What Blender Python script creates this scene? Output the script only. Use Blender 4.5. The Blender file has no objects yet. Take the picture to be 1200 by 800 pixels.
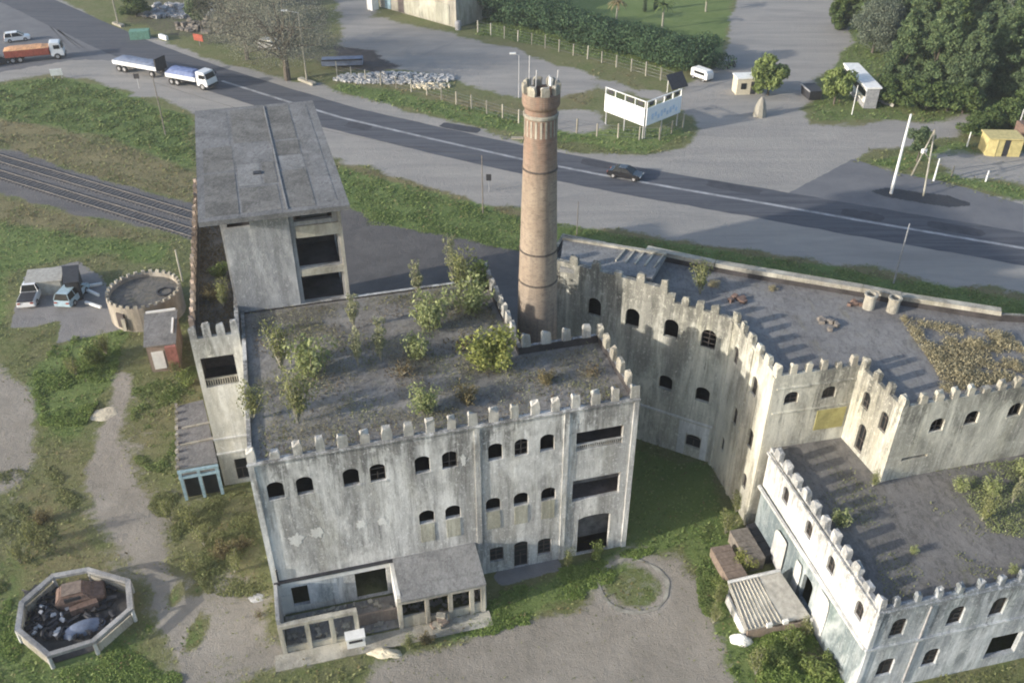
import bpy, bmesh, math, random
import numpy as np
from mathutils import Vector, Matrix
from mathutils.geometry import delaunay_2d_cdt
random.seed(7)
RNG = np.random.default_rng(7)
scene = bpy.context.scene
PI = math.pi
R = math.radians

# ---------------------------------------------------------------- camera, sky, sun, exposure
PITCH = R(35.0); CAM_H = 50.0; FPX = 1100.0
cd = bpy.data.cameras.new('camera'); cam = bpy.data.objects.new('camera', cd)
scene.collection.objects.link(cam)
cam.location = (0, 0, CAM_H); cam.rotation_euler = (PI/2 - PITCH, 0, 0)
cd.sensor_width = 36.0; cd.lens = 36.0 * FPX / 1200.0
cd.clip_start = 1.0; cd.clip_end = 5000.0
scene.camera = cam
SUN_EL = R(16.5); SHADOW_AZ = R(23.0)      # direction the shadows fall, from +X towards +Y
world = bpy.data.worlds.new('World'); scene.world = world; world.use_nodes = True
wn = world.node_tree; wn.nodes.clear()
sky = wn.nodes.new('ShaderNodeTexSky'); sky.sky_type = 'NISHITA'; sky.sun_disc = False
sky.sun_elevation = SUN_EL
sx, sy = -math.cos(SHADOW_AZ), -math.sin(SHADOW_AZ)    # towards the sun
sky.sun_rotation = math.atan2(sx, sy)
sky.air_density = 1.0; sky.dust_density = 2.0; sky.ozone_density = 1.5
bgn = wn.nodes.new('ShaderNodeBackground'); bgn.inputs[1].default_value = 0.15
won = wn.nodes.new('ShaderNodeOutputWorld')
wn.links.new(sky.outputs[0], bgn.inputs[0]); wn.links.new(bgn.outputs[0], won.inputs[0])
sl = bpy.data.lights.new('sun', 'SUN'); sun = bpy.data.objects.new('sun', sl); scene.collection.objects.link(sun)
sl.energy = 3.3; sl.angle = R(0.9); sl.color = (1.0, 0.93, 0.82)
L = Vector((math.cos(SUN_EL)*math.cos(SHADOW_AZ), math.cos(SUN_EL)*math.sin(SHADOW_AZ), -math.sin(SUN_EL)))
sun.rotation_euler = L.to_track_quat('-Z', 'Y').to_euler(); sun.location = (-60, -30, 60)
scene.view_settings.view_transform = 'Standard'; scene.view_settings.look = 'None'
scene.view_settings.gamma = 1.0; scene.view_settings.use_curve_mapping = False
scene.view_settings.exposure = 0.96
scene.cycles.filter_width = 2.0

# ---------------------------------------------------------------- helpers
def at(px, py, z=0.0):
    """point of the place at height z seen at photo pixel (px, py) of the survey"""
    c, s = math.cos(PITCH), math.sin(PITCH)
    dx, up = px-600.0, 400.0-py
    d = (dx, up*s + FPX*c, up*c - FPX*s)
    t = (z-CAM_H)/d[2]
    return (d[0]*t, d[1]*t, z)
def link(o): scene.collection.objects.link(o); return o
def tag(o, label=None, cat=None, group=None, kind=None):
    if label: o['label'] = label
    if cat: o['category'] = cat
    if group: o['group'] = group
    if kind: o['kind'] = kind
    return o
def empty(name, loc, rz=0.0, label=None, cat=None, group=None):
    o = bpy.data.objects.new(name, None); o.empty_display_size = 0.3
    o.location = loc; o.rotation_euler = (0, 0, rz); link(o)
    return tag(o, label, cat, group)
def copy_tree(o, parent=None):
    c = o.copy(); link(c); c.parent = parent
    for ch in list(o.children): copy_tree(ch, c)
    return c
def ob(name, me, parent=None, loc=None, rz=None):
    o = bpy.data.objects.new(name, me); link(o)
    if parent is not None: o.parent = parent
    if loc is not None: o.location = loc
    if rz is not None: o.rotation_euler = (0, 0, rz)
    return o
class MB:
    def __init__(s): s.v = []; s.f = []; s.m = []; s.cur = 0
    def add(s, vs, fs):
        b = len(s.v); s.v += [tuple(p) for p in vs]; s.f += [tuple(i+b for i in f) for f in fs]; s.m += [s.cur]*len(fs)
        return s
    def box(s, c, d, rz=0.0, jit=0.0, tap=1.0):
        hx, hy, hz = d[0]/2, d[1]/2, d[2]/2; cs, sn = math.cos(rz), math.sin(rz); vs = []
        for z in (-1, 1):
            k = tap if z > 0 else 1.0
            for x, y in ((-1,-1),(1,-1),(1,1),(-1,1)):
                X, Y = x*hx*k, y*hy*k
                vs.append((c[0]+X*cs-Y*sn+random.uniform(-jit, jit), c[1]+X*sn+Y*cs+random.uniform(-jit, jit), c[2]+z*hz+random.uniform(-jit, jit)))
        return s.add(vs, [(0,3,2,1),(4,5,6,7),(0,1,5,4),(1,2,6,5),(2,3,7,6),(3,0,4,7)])
    def prism(s, pts, z0, z1, top=None):
        n = len(pts); top = top or pts
        vs = [(p[0], p[1], z0) for p in pts] + [(p[0], p[1], z1) for p in top]
        return s.add(vs, [tuple(range(n-1, -1, -1)), tuple(range(n, 2*n))] + [(i, (i+1) % n, n+(i+1) % n, n+i) for i in range(n)])
    def hexa(s, low, high):
        return s.add(list(low)+list(high), [(3,2,1,0),(4,5,6,7),(0,1,5,4),(1,2,6,5),(2,3,7,6),(3,0,4,7)])
    def cyl(s, p0, p1, r0, r1=None, n=8, caps=True):
        r1 = r0 if r1 is None else r1
        a, b = Vector(p0), Vector(p1); d = (b-a).normalized()
        u = d.orthogonal().normalized(); w = d.cross(u); vs = []
        for q, r in ((a, r0), (b, r1)):
            for i in range(n):
                t = 2*PI*i/n; vs.append(q + (u*math.cos(t)+w*math.sin(t))*r)
        fs = [(i, (i+1) % n, n+(i+1) % n, n+i) for i in range(n)]
        if caps: fs += [tuple(range(n-1, -1, -1)), tuple(range(n, 2*n))]
        return s.add(vs, fs)
    def lathe(s, prof, n=32, c=(0, 0)):
        vs = []; m = len(prof)
        for r, z in prof:
            for i in range(n):
                t = 2*PI*i/n; vs.append((c[0]+r*math.cos(t), c[1]+r*math.sin(t), z))
        fs = [(j*n+i, j*n+(i+1) % n, (j+1)*n+(i+1) % n, (j+1)*n+i) for j in range(m-1) for i in range(n)]
        return s.add(vs, fs)
    def mesh(s, name, mats, smooth=False):
        me = bpy.data.meshes.new(name); me.from_pydata(s.v, [], s.f)
        for m in (mats if isinstance(mats, (list, tuple)) else [mats]): me.materials.append(m)
        if max(s.m or [0]): me.polygons.foreach_set('material_index', s.m)
        if smooth: me.polygons.foreach_set('use_smooth', [True]*len(me.polygons))
        me.update(); return me
    def build(s, name, mats, parent=None, loc=None, rz=None, smooth=False):
        return ob(name, s.mesh(name, mats, smooth), parent, loc, rz)
def np_mesh(name, verts, quads, mat):
    me = bpy.data.meshes.new(name); nv, nq = len(verts), len(quads)
    me.vertices.add(nv); me.vertices.foreach_set('co', np.asarray(verts, np.float32).ravel())
    k = quads.shape[1]
    me.loops.add(nq*k); me.loops.foreach_set('vertex_index', quads.astype(np.int32).ravel())
    me.polygons.add(nq); me.polygons.foreach_set('loop_start', np.arange(0, nq*k, k, dtype=np.int32))
    me.update(calc_edges=True); me.materials.append(mat); return me

# ---------------------------------------------------------------- node materials
class NT:
    def __init__(s, name):
        s.m = bpy.data.materials.new(name); s.m.use_nodes = True; s.t = s.m.node_tree; s.t.nodes.clear()
        s.geo = s.n('ShaderNodeNewGeometry')
    def n(s, typ, **kw):
        nd = s.t.nodes.new(typ)
        for k, v in kw.items(): setattr(nd, k, v)
        return nd
    def put(s, sock, v):
        if isinstance(v, bpy.types.NodeSocket): s.t.links.new(v, sock)
        else: sock.default_value = v if not (isinstance(v, tuple) and len(v) == 3 and sock.type == 'RGBA') else (*v, 1)
    def pos(s, sc=(1, 1, 1), obj=False):
        mp = s.n('ShaderNodeMapping'); mp.inputs['Scale'].default_value = sc
        src = s.n('ShaderNodeTexCoord').outputs['Object'] if obj else s.geo.outputs['Position']
        s.t.links.new(src, mp.inputs['Vector']); return mp.outputs[0]
    def noise(s, vec, scale=1.0, det=4.0, rough=0.6, dist=0.0):
        nd = s.n('ShaderNodeTexNoise'); s.t.links.new(vec, nd.inputs['Vector'])
        nd.inputs['Scale'].default_value = scale; nd.inputs['Detail'].default_value = det
        nd.inputs['Roughness'].default_value = rough; nd.inputs['Distortion'].default_value = dist
        return nd.outputs['Fac']
    def ramp(s, v, lo, hi, a=0.0, b=1.0):
        nd = s.n('ShaderNodeMapRange'); s.put(nd.inputs[0], v)
        nd.inputs[1].default_value = lo; nd.inputs[2].default_value = hi; nd.inputs[3].default_value = a; nd.inputs[4].default_value = b
        return nd.outputs[0]
    def math(s, op, a, b=0.0):
        nd = s.n('ShaderNodeMath', operation=op); s.put(nd.inputs[0], a); s.put(nd.inputs[1], b); return nd.outputs[0]
    def mix(s, f, a, b, mode='MIX'):
        nd = s.n('ShaderNodeMix', data_type='RGBA', blend_type=mode)
        s.put(nd.inputs[0], f); s.put(nd.inputs[6], a); s.put(nd.inputs[7], b); return nd.outputs[2]
    def sepz(s):
        nd = s.n('ShaderNodeSeparateXYZ'); s.t.links.new(s.geo.outputs['Position'], nd.inputs[0]); return nd.outputs
    def out(s, col, rough=0.85, bump=None, bstr=0.4, bdist=0.05, metal=0.0, spec=0.3, transl=0.0, coat=0.0):
        b = s.n('ShaderNodeBsdfPrincipled'); s.put(b.inputs['Base Color'], col)
        s.put(b.inputs['Roughness'], rough); b.inputs['Metallic'].default_value = metal
        b.inputs['Specular IOR Level'].default_value = spec; b.inputs['Coat Weight'].default_value = coat
        if bump is not None:
            bn = s.n('ShaderNodeBump'); bn.inputs['Strength'].default_value = bstr; bn.inputs['Distance'].default_value = bdist
            s.t.links.new(bump, bn.inputs['Height']); s.t.links.new(bn.outputs[0], b.inputs['Normal'])
        sh = b.outputs[0]
        if transl > 0:
            tr = s.n('ShaderNodeBsdfTranslucent'); s.put(tr.inputs[0], col)
            mx = s.n('ShaderNodeMixShader'); mx.inputs[0].default_value = transl
            s.t.links.new(sh, mx.inputs[1]); s.t.links.new(tr.outputs[0], mx.inputs[2]); sh = mx.outputs[0]
        o = s.n('ShaderNodeOutputMaterial'); s.t.links.new(sh, o.inputs[0]); return s.m

def plaster(name, base, dark, light, tint=(0.3, 0.3, 0.2), streak=0.75, tintamt=0.5, patch=0.6, topz=14.0):
    """old render: run-down streaks at three widths, lime patches, moss tint, crust hanging from wall heads"""
    t = NT(name)
    s1 = t.noise(t.pos((2.4, 2.4, 0.14)), 1.0, 6, 0.72, 0.25)
    s2 = t.noise(t.pos((7.0, 7.0, 0.45)), 1.0, 5, 0.7, 0.2)
    s3 = t.noise(t.pos((0.75, 0.75, 0.10)), 1.0, 5, 0.65, 0.3)
    bl = t.noise(t.pos((1, 1, 0.6)), 0.45, 6, 0.7, 0.6)
    mid_ = t.noise(t.pos((1, 1, 0.8)), 1.6, 7, 0.75, 0.4)
    grit = t.noise(t.pos(), 9.0, 5, 0.75)
    zz = t.sepz()[2]
    col = t.mix(t.ramp(bl, 0.40, 0.62), base, tuple(0.55*b+0.45*d for b, d in zip(base, dark)))
    # lime wash surviving in vertical runs
    lw = t.math('ADD', t.math('MULTIPLY', s1, 0.6), t.math('MULTIPLY', mid_, 0.4))
    col = t.mix(t.math('MULTIPLY', t.ramp(lw, 0.50, 0.60), patch), col, light)
    tn = t.noise(t.pos((1.3, 1.3, 0.22)), 0.55, 5, 0.65)
    col = t.mix(t.math('MULTIPLY', t.ramp(tn, 0.47, 0.66), tintamt), col, tint)
    col = t.mix(t.math('MULTIPLY', t.ramp(s3, 0.47, 0.62), streak*0.8), col, dark)
    col = t.mix(t.math('MULTIPLY', t.ramp(s3, 0.36, 0.46, 1, 0), patch*0.6), col, light)
    col = t.mix(t.math('MULTIPLY', t.ramp(s1, 0.50, 0.68), streak), col, dark)
    col = t.mix(t.math('MULTIPLY', t.ramp(s2, 0.50, 0.70), streak*0.8), col, dark)
    # black crust hanging in runs from the wall heads
    k = t.math('ADD', t.ramp(zz, topz-6.0, topz-0.3, -0.35, 0.30), t.math('MULTIPLY', t.math('SUBTRACT', s1, 0.5), 1.6))
    k = t.math('ADD', k, t.math('MULTIPLY', t.math('SUBTRACT', mid_, 0.5), 1.2))
    col = t.mix(t.ramp(k, 0.03, 0.26, 0, 0.72), col, tuple(d*0.6 for d in dark))
    col = t.mix(t.ramp(mid_, 0.56, 0.68, 0, 0.5), col, dark)
    big = t.noise(t.pos((1, 1, 0.45)), 0.22, 5, 0.65, 0.5)
    col = t.mix(t.ramp(big, 0.50, 0.64, 0, 0.45), col, tuple(0.4*b+0.6*d for b, d in zip(base, dark)))
    col = t.mix(t.ramp(big, 0.38, 0.48, 0.5, 0.0), col, light)
    col = t.mix(t.ramp(grit, 0.54, 0.72, 0, 0.32), col, tuple(d*0.8 for d in dark))
    col = t.mix(t.ramp(grit, 0.28, 0.44, 0.25, 0.0), col, light)
    fl = t.noise(t.pos((1.5, 1.5, 1.0)), 3.2, 6, 0.8, 0.6)
    col = t.mix(t.ramp(fl, 0.56, 0.63, 0, 0.5*patch), col, tuple(min(.85, x*1.12) for x in light))
    return t.out(col, 0.92, t.math('ADD', mid_, grit), 0.6, 0.07, spec=0.12)

def roofmat(name, a, b, moss=(0.06, 0.07, 0.025), rust=(0.12, 0.085, 0.06), mossamt=0.6, sc=1.0):
    t = NT(name)
    n1 = t.noise(t.pos(), 0.22*sc, 6, 0.65, 0.6); n2 = t.noise(t.pos(), 1.4*sc, 6, 0.7, 0.3); n3 = t.noise(t.pos(), 9.0, 4, 0.7)
    n4 = t.noise(t.pos((1.0, 0.35, 1)), 0.9*sc, 5, 0.7)
    col = t.mix(t.ramp(n1, 0.36, 0.64), a, b)
    col = t.mix(t.ramp(n2, 0.5, 0.7, 0, 0.55), col, rust)
    col = t.mix(t.ramp(n4, 0.58, 0.72, 0, mossamt), col, moss)
    col = t.mix(t.ramp(n3, 0.5, 0.78, 0, 0.5), col, tuple(min(1, x*1.6) for x in a))
    nm = t.noise(t.pos((1, .5, 1)), 2.8*sc, 7, .8, .8)
    col = t.mix(t.ramp(nm, 0.5, 0.62, 0, 0.6), col, tuple(x*0.55 for x in b))
    col = t.mix(t.ramp(nm, 0.34, 0.46, 0.5, 0.0), col, tuple(min(1, x*1.3) for x in a))
    cr = t.n('ShaderNodeTexVoronoi', feature='DISTANCE_TO_EDGE'); t.t.links.new(t.pos(), cr.inputs[0]); cr.inputs['Scale'].default_value = 0.22
    ed = t.ramp(t.math('ADD', cr.outputs['Distance'], t.math('MULTIPLY', n2, 0.12)), 0.05, 0.08, 0.3, 0.0)
    col = t.mix(ed, col, tuple(x*0.45 for x in b))
    return t.out(col, 0.93, t.math('ADD', n2, n3), 0.5, 0.05, spec=0.15)

def simple(name, col, rough=0.8, var=0.25, sc=2.0, metal=0.0, spec=0.3, dirt=None, coat=0.0, bstr=0.25):
    t = NT(name)
    n1 = t.noise(t.pos(), sc, 5, 0.65); n2 = t.noise(t.pos(), sc*7, 4, 0.7)
    c = t.mix(t.ramp(n1, 0.35, 0.68), tuple(min(1, x*(1+var)) for x in col), tuple(x*(1-var) for x in col))
    d = dirt or tuple(x*0.5 for x in col)
    c = t.mix(t.ramp(n2, 0.52, 0.75, 0, min(1, var*1.6)), c, d)
    return t.out(c, rough, n2, bstr, 0.02, metal, spec, coat=coat)

def leafmat(name, c1, c2, c3, transl=0.25):
    t = NT(name)
    rp = t.geo.outputs['Random Per Island']
    n1 = t.noise(t.pos(), 0.7, 3, 0.6)
    col = t.mix(t.ramp(n1, 0.36, 0.64), c1, c2)
    col = t.mix(t.ramp(rp, 0.45, 1.0, 0, 0.8), col, c3)
    col = t.mix(t.ramp(rp, 0.0, 0.3, 0.45, 0.0), col, tuple(x*0.5 for x in c1))
    return t.out(col, 0.7, spec=0.2, transl=transl)

M = {}
M['facade']  = plaster('facade_render', (0.54, 0.54, 0.53), (0.12, 0.118, 0.115), (0.82, 0.82, 0.80), (0.40, 0.38, 0.29), 0.8, 0.35, 1.0)
M['yellow']  = plaster('ochre_render', (0.51, 0.495, 0.43), (0.12, 0.12, 0.11), (0.76, 0.74, 0.64), (0.38, 0.36, 0.26), 0.72, 0.5, 0.85)
M['white']   = plaster('limewashed_render', (0.62, 0.62, 0.61), (0.20, 0.21, 0.22), (0.80, 0.80, 0.78), (0.50, 0.52, 0.50), 0.5, 0.3, 0.9, 9.0)
M['wingwhite'] = plaster('wing_limewash', (0.60, 0.595, 0.55), (0.2, 0.2, 0.18), (0.80, 0.80, 0.77), (0.46, 0.44, 0.34), 0.5, 0.45, 0.85, 13.5)
M['merlon'] = plaster('merlon_render', (0.42, 0.41, 0.38), (0.13, 0.125, 0.115), (0.64, 0.63, 0.60), (0.33, 0.31, 0.23), 0.45, 0.4, 0.8, 60.0)
M['teal']    = plaster('stained_lower_render', (0.19, 0.23, 0.25), (0.06, 0.085, 0.10), (0.62, 0.66, 0.67), (0.17, 0.23, 0.21), 0.6, 0.6, 0.5, 20.0)
M['bluewhite'] = plaster('blue_shade_render', (0.50, 0.53, 0.56), (0.11, 0.125, 0.14), (0.80, 0.82, 0.83), (0.26, 0.31, 0.28), 0.75, 0.5, 0.9, 8.6)  # white render with the bluish shade of the front put into its colour
M['concrete'] = plaster('bare_concrete', (0.33, 0.33, 0.33), (0.12, 0.12, 0.125), (0.50, 0.50, 0.50), (0.24, 0.22, 0.17), 0.55, 0.35, 0.5, 40.0)
M['coping']  = plaster('coping_concrete', (0.38, 0.36, 0.31), (0.12, 0.11, 0.095), (0.60, 0.57, 0.48), (0.20, 0.19, 0.12), 0.45, 0.5, 0.6, 40.0)
M['panel'] = plaster('ribbed_grey_panel', (0.38, 0.385, 0.40), (0.17, 0.175, 0.18), (0.66, 0.66, 0.66), (0.27, 0.26, 0.24), 0.6, 0.3, 0.75, 60.0)
M['drumwall'] = plaster('drum_render', (0.38, 0.34, 0.29), (0.14, 0.125, 0.105), (0.52, 0.48, 0.42), (0.26, 0.22, 0.16), 0.55, 0.5, 0.5, 40.0)
M['pinkwall'] = plaster('brick_render', (0.31, 0.24, 0.195), (0.13, 0.105, 0.09), (0.44, 0.38, 0.32), (0.20, 0.18, 0.13), 0.55, 0.45, 0.5, 40.0)
M['inside']  = simple('dark_interior', (0.05, 0.045, 0.045), 0.95, 0.4, 0.8)  # interior concrete given a very dark colour
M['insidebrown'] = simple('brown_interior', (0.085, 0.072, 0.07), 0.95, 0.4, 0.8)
M['roofA']   = roofmat('old_roof_felt', (0.26, 0.25, 0.235), (0.165, 0.157, 0.147), moss=(0.15, 0.145, 0.09), rust=(0.19, 0.16, 0.125), mossamt=0.55)
M['roofC2']  = roofmat('brown_grey_screed', (0.20, 0.19, 0.18), (0.12, 0.115, 0.11), moss=(0.12, 0.12, 0.07), mossamt=0.65, rust=(0.165, 0.155, 0.13))
M['roofC']   = roofmat('grey_roof_screed', (0.22, 0.215, 0.21), (0.145, 0.14, 0.14), moss=(0.17, 0.155, 0.10), mossamt=0.55, rust=(0.20, 0.19, 0.16))
M['roofD']   = roofmat('lichen_roof_screed', (0.17, 0.16, 0.14), (0.09, 0.09, 0.09), mossamt=0.5, rust=(0.21, 0.17, 0.10))
M['slab']    = roofmat('slab_roof_concrete', (0.22, 0.22, 0.22), (0.13, 0.13, 0.13), (0.09, 0.09, 0.08), (0.14, 0.135, 0.13), 0.6, 1.6)
M['slab2']   = roofmat('patched_bitumen', (0.20, 0.195, 0.185), (0.10, 0.098, 0.093), (0.12, 0.12, 0.10), (0.14, 0.13, 0.115), 0.7, 2.2)
M['slab3']   = roofmat('pale_patch_concrete', (0.27, 0.27, 0.265), (0.17, 0.17, 0.17), (0.12, 0.12, 0.11), (0.2, 0.19, 0.18), 0.4, 2.0)
M['loggia']  = simple('loggia_render', (0.20, 0.185, 0.175), 0.95, 0.4, 1.5)
M['frame']   = simple('rusty_frame_iron', (0.07, 0.06, 0.055), 0.8, 0.4, 6)
M['glass']   = simple('dirty_glass', (0.014, 0.016, 0.018), 0.3, 0.3, 2, spec=0.25, bstr=0.05)
M['whitepaint'] = simple('white_paint', (0.72, 0.72, 0.70), 0.55, 0.12, 1.5, dirt=(0.4, 0.38, 0.35))
M['carwhite'] = simple('white_car_paint', (0.70, 0.71, 0.72), 0.3, 0.06, 1.5, coat=0.5, bstr=0.02)
M['carblack'] = simple('black_car_paint', (0.018, 0.018, 0.02), 0.22, 0.1, 1.5, coat=0.8, bstr=0.02)
M['carred']  = simple('red_truck_paint', (0.30, 0.07, 0.045), 0.5, 0.3, 3)
M['orange']  = simple('orange_load', (0.55, 0.30, 0.16), 0.7, 0.3, 4)
M['carblue'] = simple('faded_blue_paint', (0.30, 0.40, 0.46), 0.5, 0.2, 3)
M['tarpblue'] = simple('blue_tarpaulin', (0.12, 0.16, 0.30), 0.6, 0.25, 1.5)
M['tarpgrey'] = simple('grey_tarpaulin', (0.15, 0.18, 0.25), 0.6, 0.25, 1.5)
M['tyre']    = simple('tyre_rubber', (0.02, 0.02, 0.02), 0.9, 0.3, 5)
M['dark']    = simple('dark_metal', (0.035, 0.035, 0.04), 0.6, 0.3, 3)
M['grey']    = simple('grey_metal', (0.28, 0.28, 0.29), 0.6, 0.25, 3)
M['galv']    = simple('galvanised_steel', (0.42, 0.42, 0.43), 0.55, 0.15, 3)
M['timber']  = simple('grey_timber', (0.18, 0.16, 0.14), 0.9, 0.35, 5)
M['sign']    = simple('billboard_white', (0.78, 0.79, 0.80), 0.5, 0.05, 1.0, dirt=(0.6, 0.6, 0.6))
M['signblue'] = simple('billboard_pale_blue', (0.50, 0.60, 0.74), 0.5, 0.12, 1.0)
M['yellowpaint'] = simple('yellow_kiosk_paint', (0.50, 0.42, 0.19), 0.6, 0.2, 2)
M['bluepaint'] = simple('blue_door_paint', (0.25, 0.36, 0.42), 0.7, 0.25, 3)
M['redpaint'] = simple('faded_red_paint', (0.28, 0.12, 0.10), 0.8, 0.35, 4)
M['rust']    = simple('rusted_sheet', (0.15, 0.10, 0.08), 0.85, 0.4, 4)
M['asb']     = simple('fibre_cement_sheet', (0.34, 0.33, 0.30), 0.9, 0.25, 2.5)
M['sand']    = simple('pale_sand', (0.52, 0.47, 0.36), 0.95, 0.2, 6, bstr=0.6)
M['rubble']  = simple('rubble_stone', (0.38, 0.38, 0.38), 0.95, 0.35, 5, bstr=0.6)
M['bark']    = simple('tree_bark', (0.10, 0.085, 0.07), 0.95, 0.4, 6, bstr=0.6)
M['palebark'] = simple('pale_stem', (0.26, 0.25, 0.20), 0.95, 0.3, 6)
M['roadwhite'] = simple('road_paint_white', (0.27, 0.275, 0.285), 0.8, 0.4, 0.6)
M['steel']   = simple('rail_steel', (0.12, 0.112, 0.108), 0.85, 0.3, 3)
M['greenpaint'] = simple('faded_green_paint', (0.13, 0.26, 0.2), .7, .25, 3)
M['sleeper'] = simple('oiled_sleeper', (0.10, 0.097, 0.098), .9, .3, 4)
M['crate1'] = simple('weathered_brown_boards', (0.19, 0.15, 0.125), .9, .3, 4)
M['leaf_shrub'] = leafmat('shrub_leaves', (0.14, 0.165, 0.06), (0.19, 0.20, 0.085), (0.31, 0.32, 0.15), .3)
M['leaf_mixed'] = leafmat('mixed_roof_weeds', (0.17, 0.165, 0.085), (0.21, 0.195, 0.115), (0.32, 0.30, 0.19))
M['leaf_pale2'] = leafmat('pale_weed_leaves', (0.19, 0.21, 0.11), (0.24, 0.25, 0.14), (0.38, 0.38, 0.24))
M['leaf_yellow'] = leafmat('yellow_green_leaves', (0.19, 0.22, 0.06), (0.25, 0.265, 0.075), (0.34, 0.36, 0.13), 0.3)
M['leaf_straw'] = leafmat('straw_weeds', (0.27, 0.235, 0.14), (0.33, 0.29, 0.18), (0.44, 0.40, 0.27))
M['leaf_light'] = leafmat('light_green_leaves', (0.21, 0.25, 0.10), (0.26, 0.30, 0.13), (0.40, 0.43, 0.22), 0.35)
M['leaf_grass'] = leafmat('grass_blades', (0.11, 0.17, 0.045), (0.165, 0.21, 0.07), (0.27, 0.31, 0.12), .2)
M['leaf_bright2'] = leafmat('fresh_green_blades', (0.12, 0.19, 0.045), (0.17, 0.24, 0.06), (0.29, 0.35, 0.12), .25)
M['leaf_lush'] = leafmat('lush_blades', (0.085, 0.14, 0.038), (0.125, 0.18, 0.052), (0.21, 0.265, 0.095), .2)
M['leaf_dry'] = leafmat('dry_weeds', (0.15, 0.125, 0.06), (0.19, 0.155, 0.075), (0.28, 0.24, 0.13))
M['leaf_rust'] = leafmat('brown_weeds', (0.12, 0.09, 0.055), (0.14, 0.11, 0.06), (0.20, 0.16, 0.08))
M['leaf_bright'] = leafmat('bright_leaves', (0.11, 0.155, 0.045), (0.16, 0.205, 0.06), (0.27, 0.32, 0.12))
M['leaf_dark'] = leafmat('dark_tree_leaves', (0.065, 0.10, 0.05), (0.085, 0.125, 0.06), (0.16, 0.205, 0.10))
M['leaf_conifer'] = leafmat('conifer_needles', (0.07, 0.11, 0.05), (0.09, 0.135, 0.06), (0.17, 0.215, 0.10))
M['leaf_mid'] = leafmat('mid_tree_leaves', (0.055, 0.09, 0.03), (0.075, 0.11, 0.035), (0.14, 0.18, 0.06))
M['leaf_pale'] = leafmat('pale_tree_leaves', (0.09, 0.115, 0.085), (0.12, 0.145, 0.105), (0.22, 0.25, 0.19))
M['leaf_bare'] = leafmat('sparse_grey_foliage', (0.15, 0.155, 0.115), (0.185, 0.185, 0.14), (0.30, 0.30, 0.24), 0.1)
M['leaf_hedge'] = leafmat('hedge_leaves', (0.035, 0.07, 0.035), (0.055, 0.10, 0.05), (0.11, 0.18, 0.085))

# ---------------------------------------------------------------- the ground: one sheet with painted-by-nature cover
def mask_noise(X, Y, sc, seed):
    r = np.random.default_rng(seed); out = np.zeros_like(X); amp = 1.0; tot = 0
    for o in range(5):
        n = 6
        for k in range(n):
            a = r.uniform(0, 2*PI); f = sc*(1.9**o)*r.uniform(0.7, 1.4); ph = r.uniform(0, 2*PI)
            out += amp/n*np.sin((X*math.cos(a)+Y*math.sin(a))*f*2*PI+ph)
        tot += amp*0.4; amp *= 0.62
    return out/tot
def seg_sd(X, Y, poly):
    d = np.full(X.shape, 1e18); inside = np.zeros(X.shape, bool); n = len(poly)
    for i in range(n):
        ax, ay = poly[i]; bx, by = poly[(i+1) % n]
        ex, ey = bx-ax, by-ay; wx, wy = X-ax, Y-ay
        t = np.clip((wx*ex+wy*ey)/(ex*ex+ey*ey+1e-9), 0, 1)
        d = np.minimum(d, (wx-ex*t)**2+(wy-ey*t)**2)
        c = ((ay <= Y) != (by <= Y)) & (X < (bx-ax)*(Y-ay)/((by-ay) if by != ay else 1e-9)+ax)
        inside ^= c
    return np.where(inside, 1, -1)*np.sqrt(d)
def gp(pts): return [at(x, y)[:2] for x, y in pts]
GRAVEL = [   # road verge, open lots, yards
 ([(-60,-60),(40,-60),(70,0),(133,33),(187,45),(233,66),(333,92),(400,107),(613,167),(700,180),(760,182),(800,172),(818,156),(812,138),(790,128),(796,110),(812,96),(830,82),(848,66),(862,0),(866,-60),(975,-60),(972,0),(1000,50),(985,62),(955,98),(942,128),(948,146),(1060,144),(1130,136),(1136,148),(1120,160),(1020,178),(1005,188),(1040,200),(1110,215),(1200,238),(1280,258),(1280,366),(1200,346),(1000,312),(800,282),(655,262),(610,248),(400,190),(230,134),(160,109),(100,92),(60,88),(0,96),(-60,110)], 1.3, 1.0),
 ([(375,-60),(450,-60),(440,20),(530,40),(600,58),(700,90),(790,112),(770,120),(700,100),(640,122),(560,102),(500,85),(440,80),(395,72),(400,30)], 1.6, 0.95),
 ([(1080,178),(1200,175),(1280,185),(1280,235),(1200,215),(1120,212)], 1.5, 0.7),
 ([(640,128),(705,128),(720,150),(690,160),(640,150)], 1.2, 0.7),
]
DIRT = [
 ([(395,900),(425,800),(440,772),(520,758),(600,738),(672,706),(738,650),(792,648),(824,690),(832,740),(852,800),(860,900)], 1.4, 1.0),
 ([(92,560),(108,520),(128,470),(140,435),(154,440),(150,480),(140,520),(158,555),(176,600),(196,640),(228,715),(250,770),(270,860),(245,880),(222,800),(190,730),(158,660),(128,615)], 0.7, 1.0),
 ([(80,570),(95,500),(135,440),(165,470),(165,540),(200,600),(230,650),(300,690),(320,760),(290,860),(215,860),(175,760),(130,680),(100,620)], 2.2, .62),
 ([(0,560),(40,540),(60,640),(20,700),(-20,640)], 2.0, .5),
 ([(215,705),(318,690),(322,740),(420,745),(440,768),(330,785),(270,795),(240,760)], 1.2, 0.7),
 ([(-60,425),(15,424),(40,470),(46,505),(30,560),(0,580),(-60,600)], 1.0, 0.85),
 ([(180,565),(290,560),(292,585),(200,600)], 1.0, 0.4),
 ([(0,150),(60,150),(140,175),(225,205),(225,225),(100,200),(0,166)], 1.5, 0.25),
]
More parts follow.
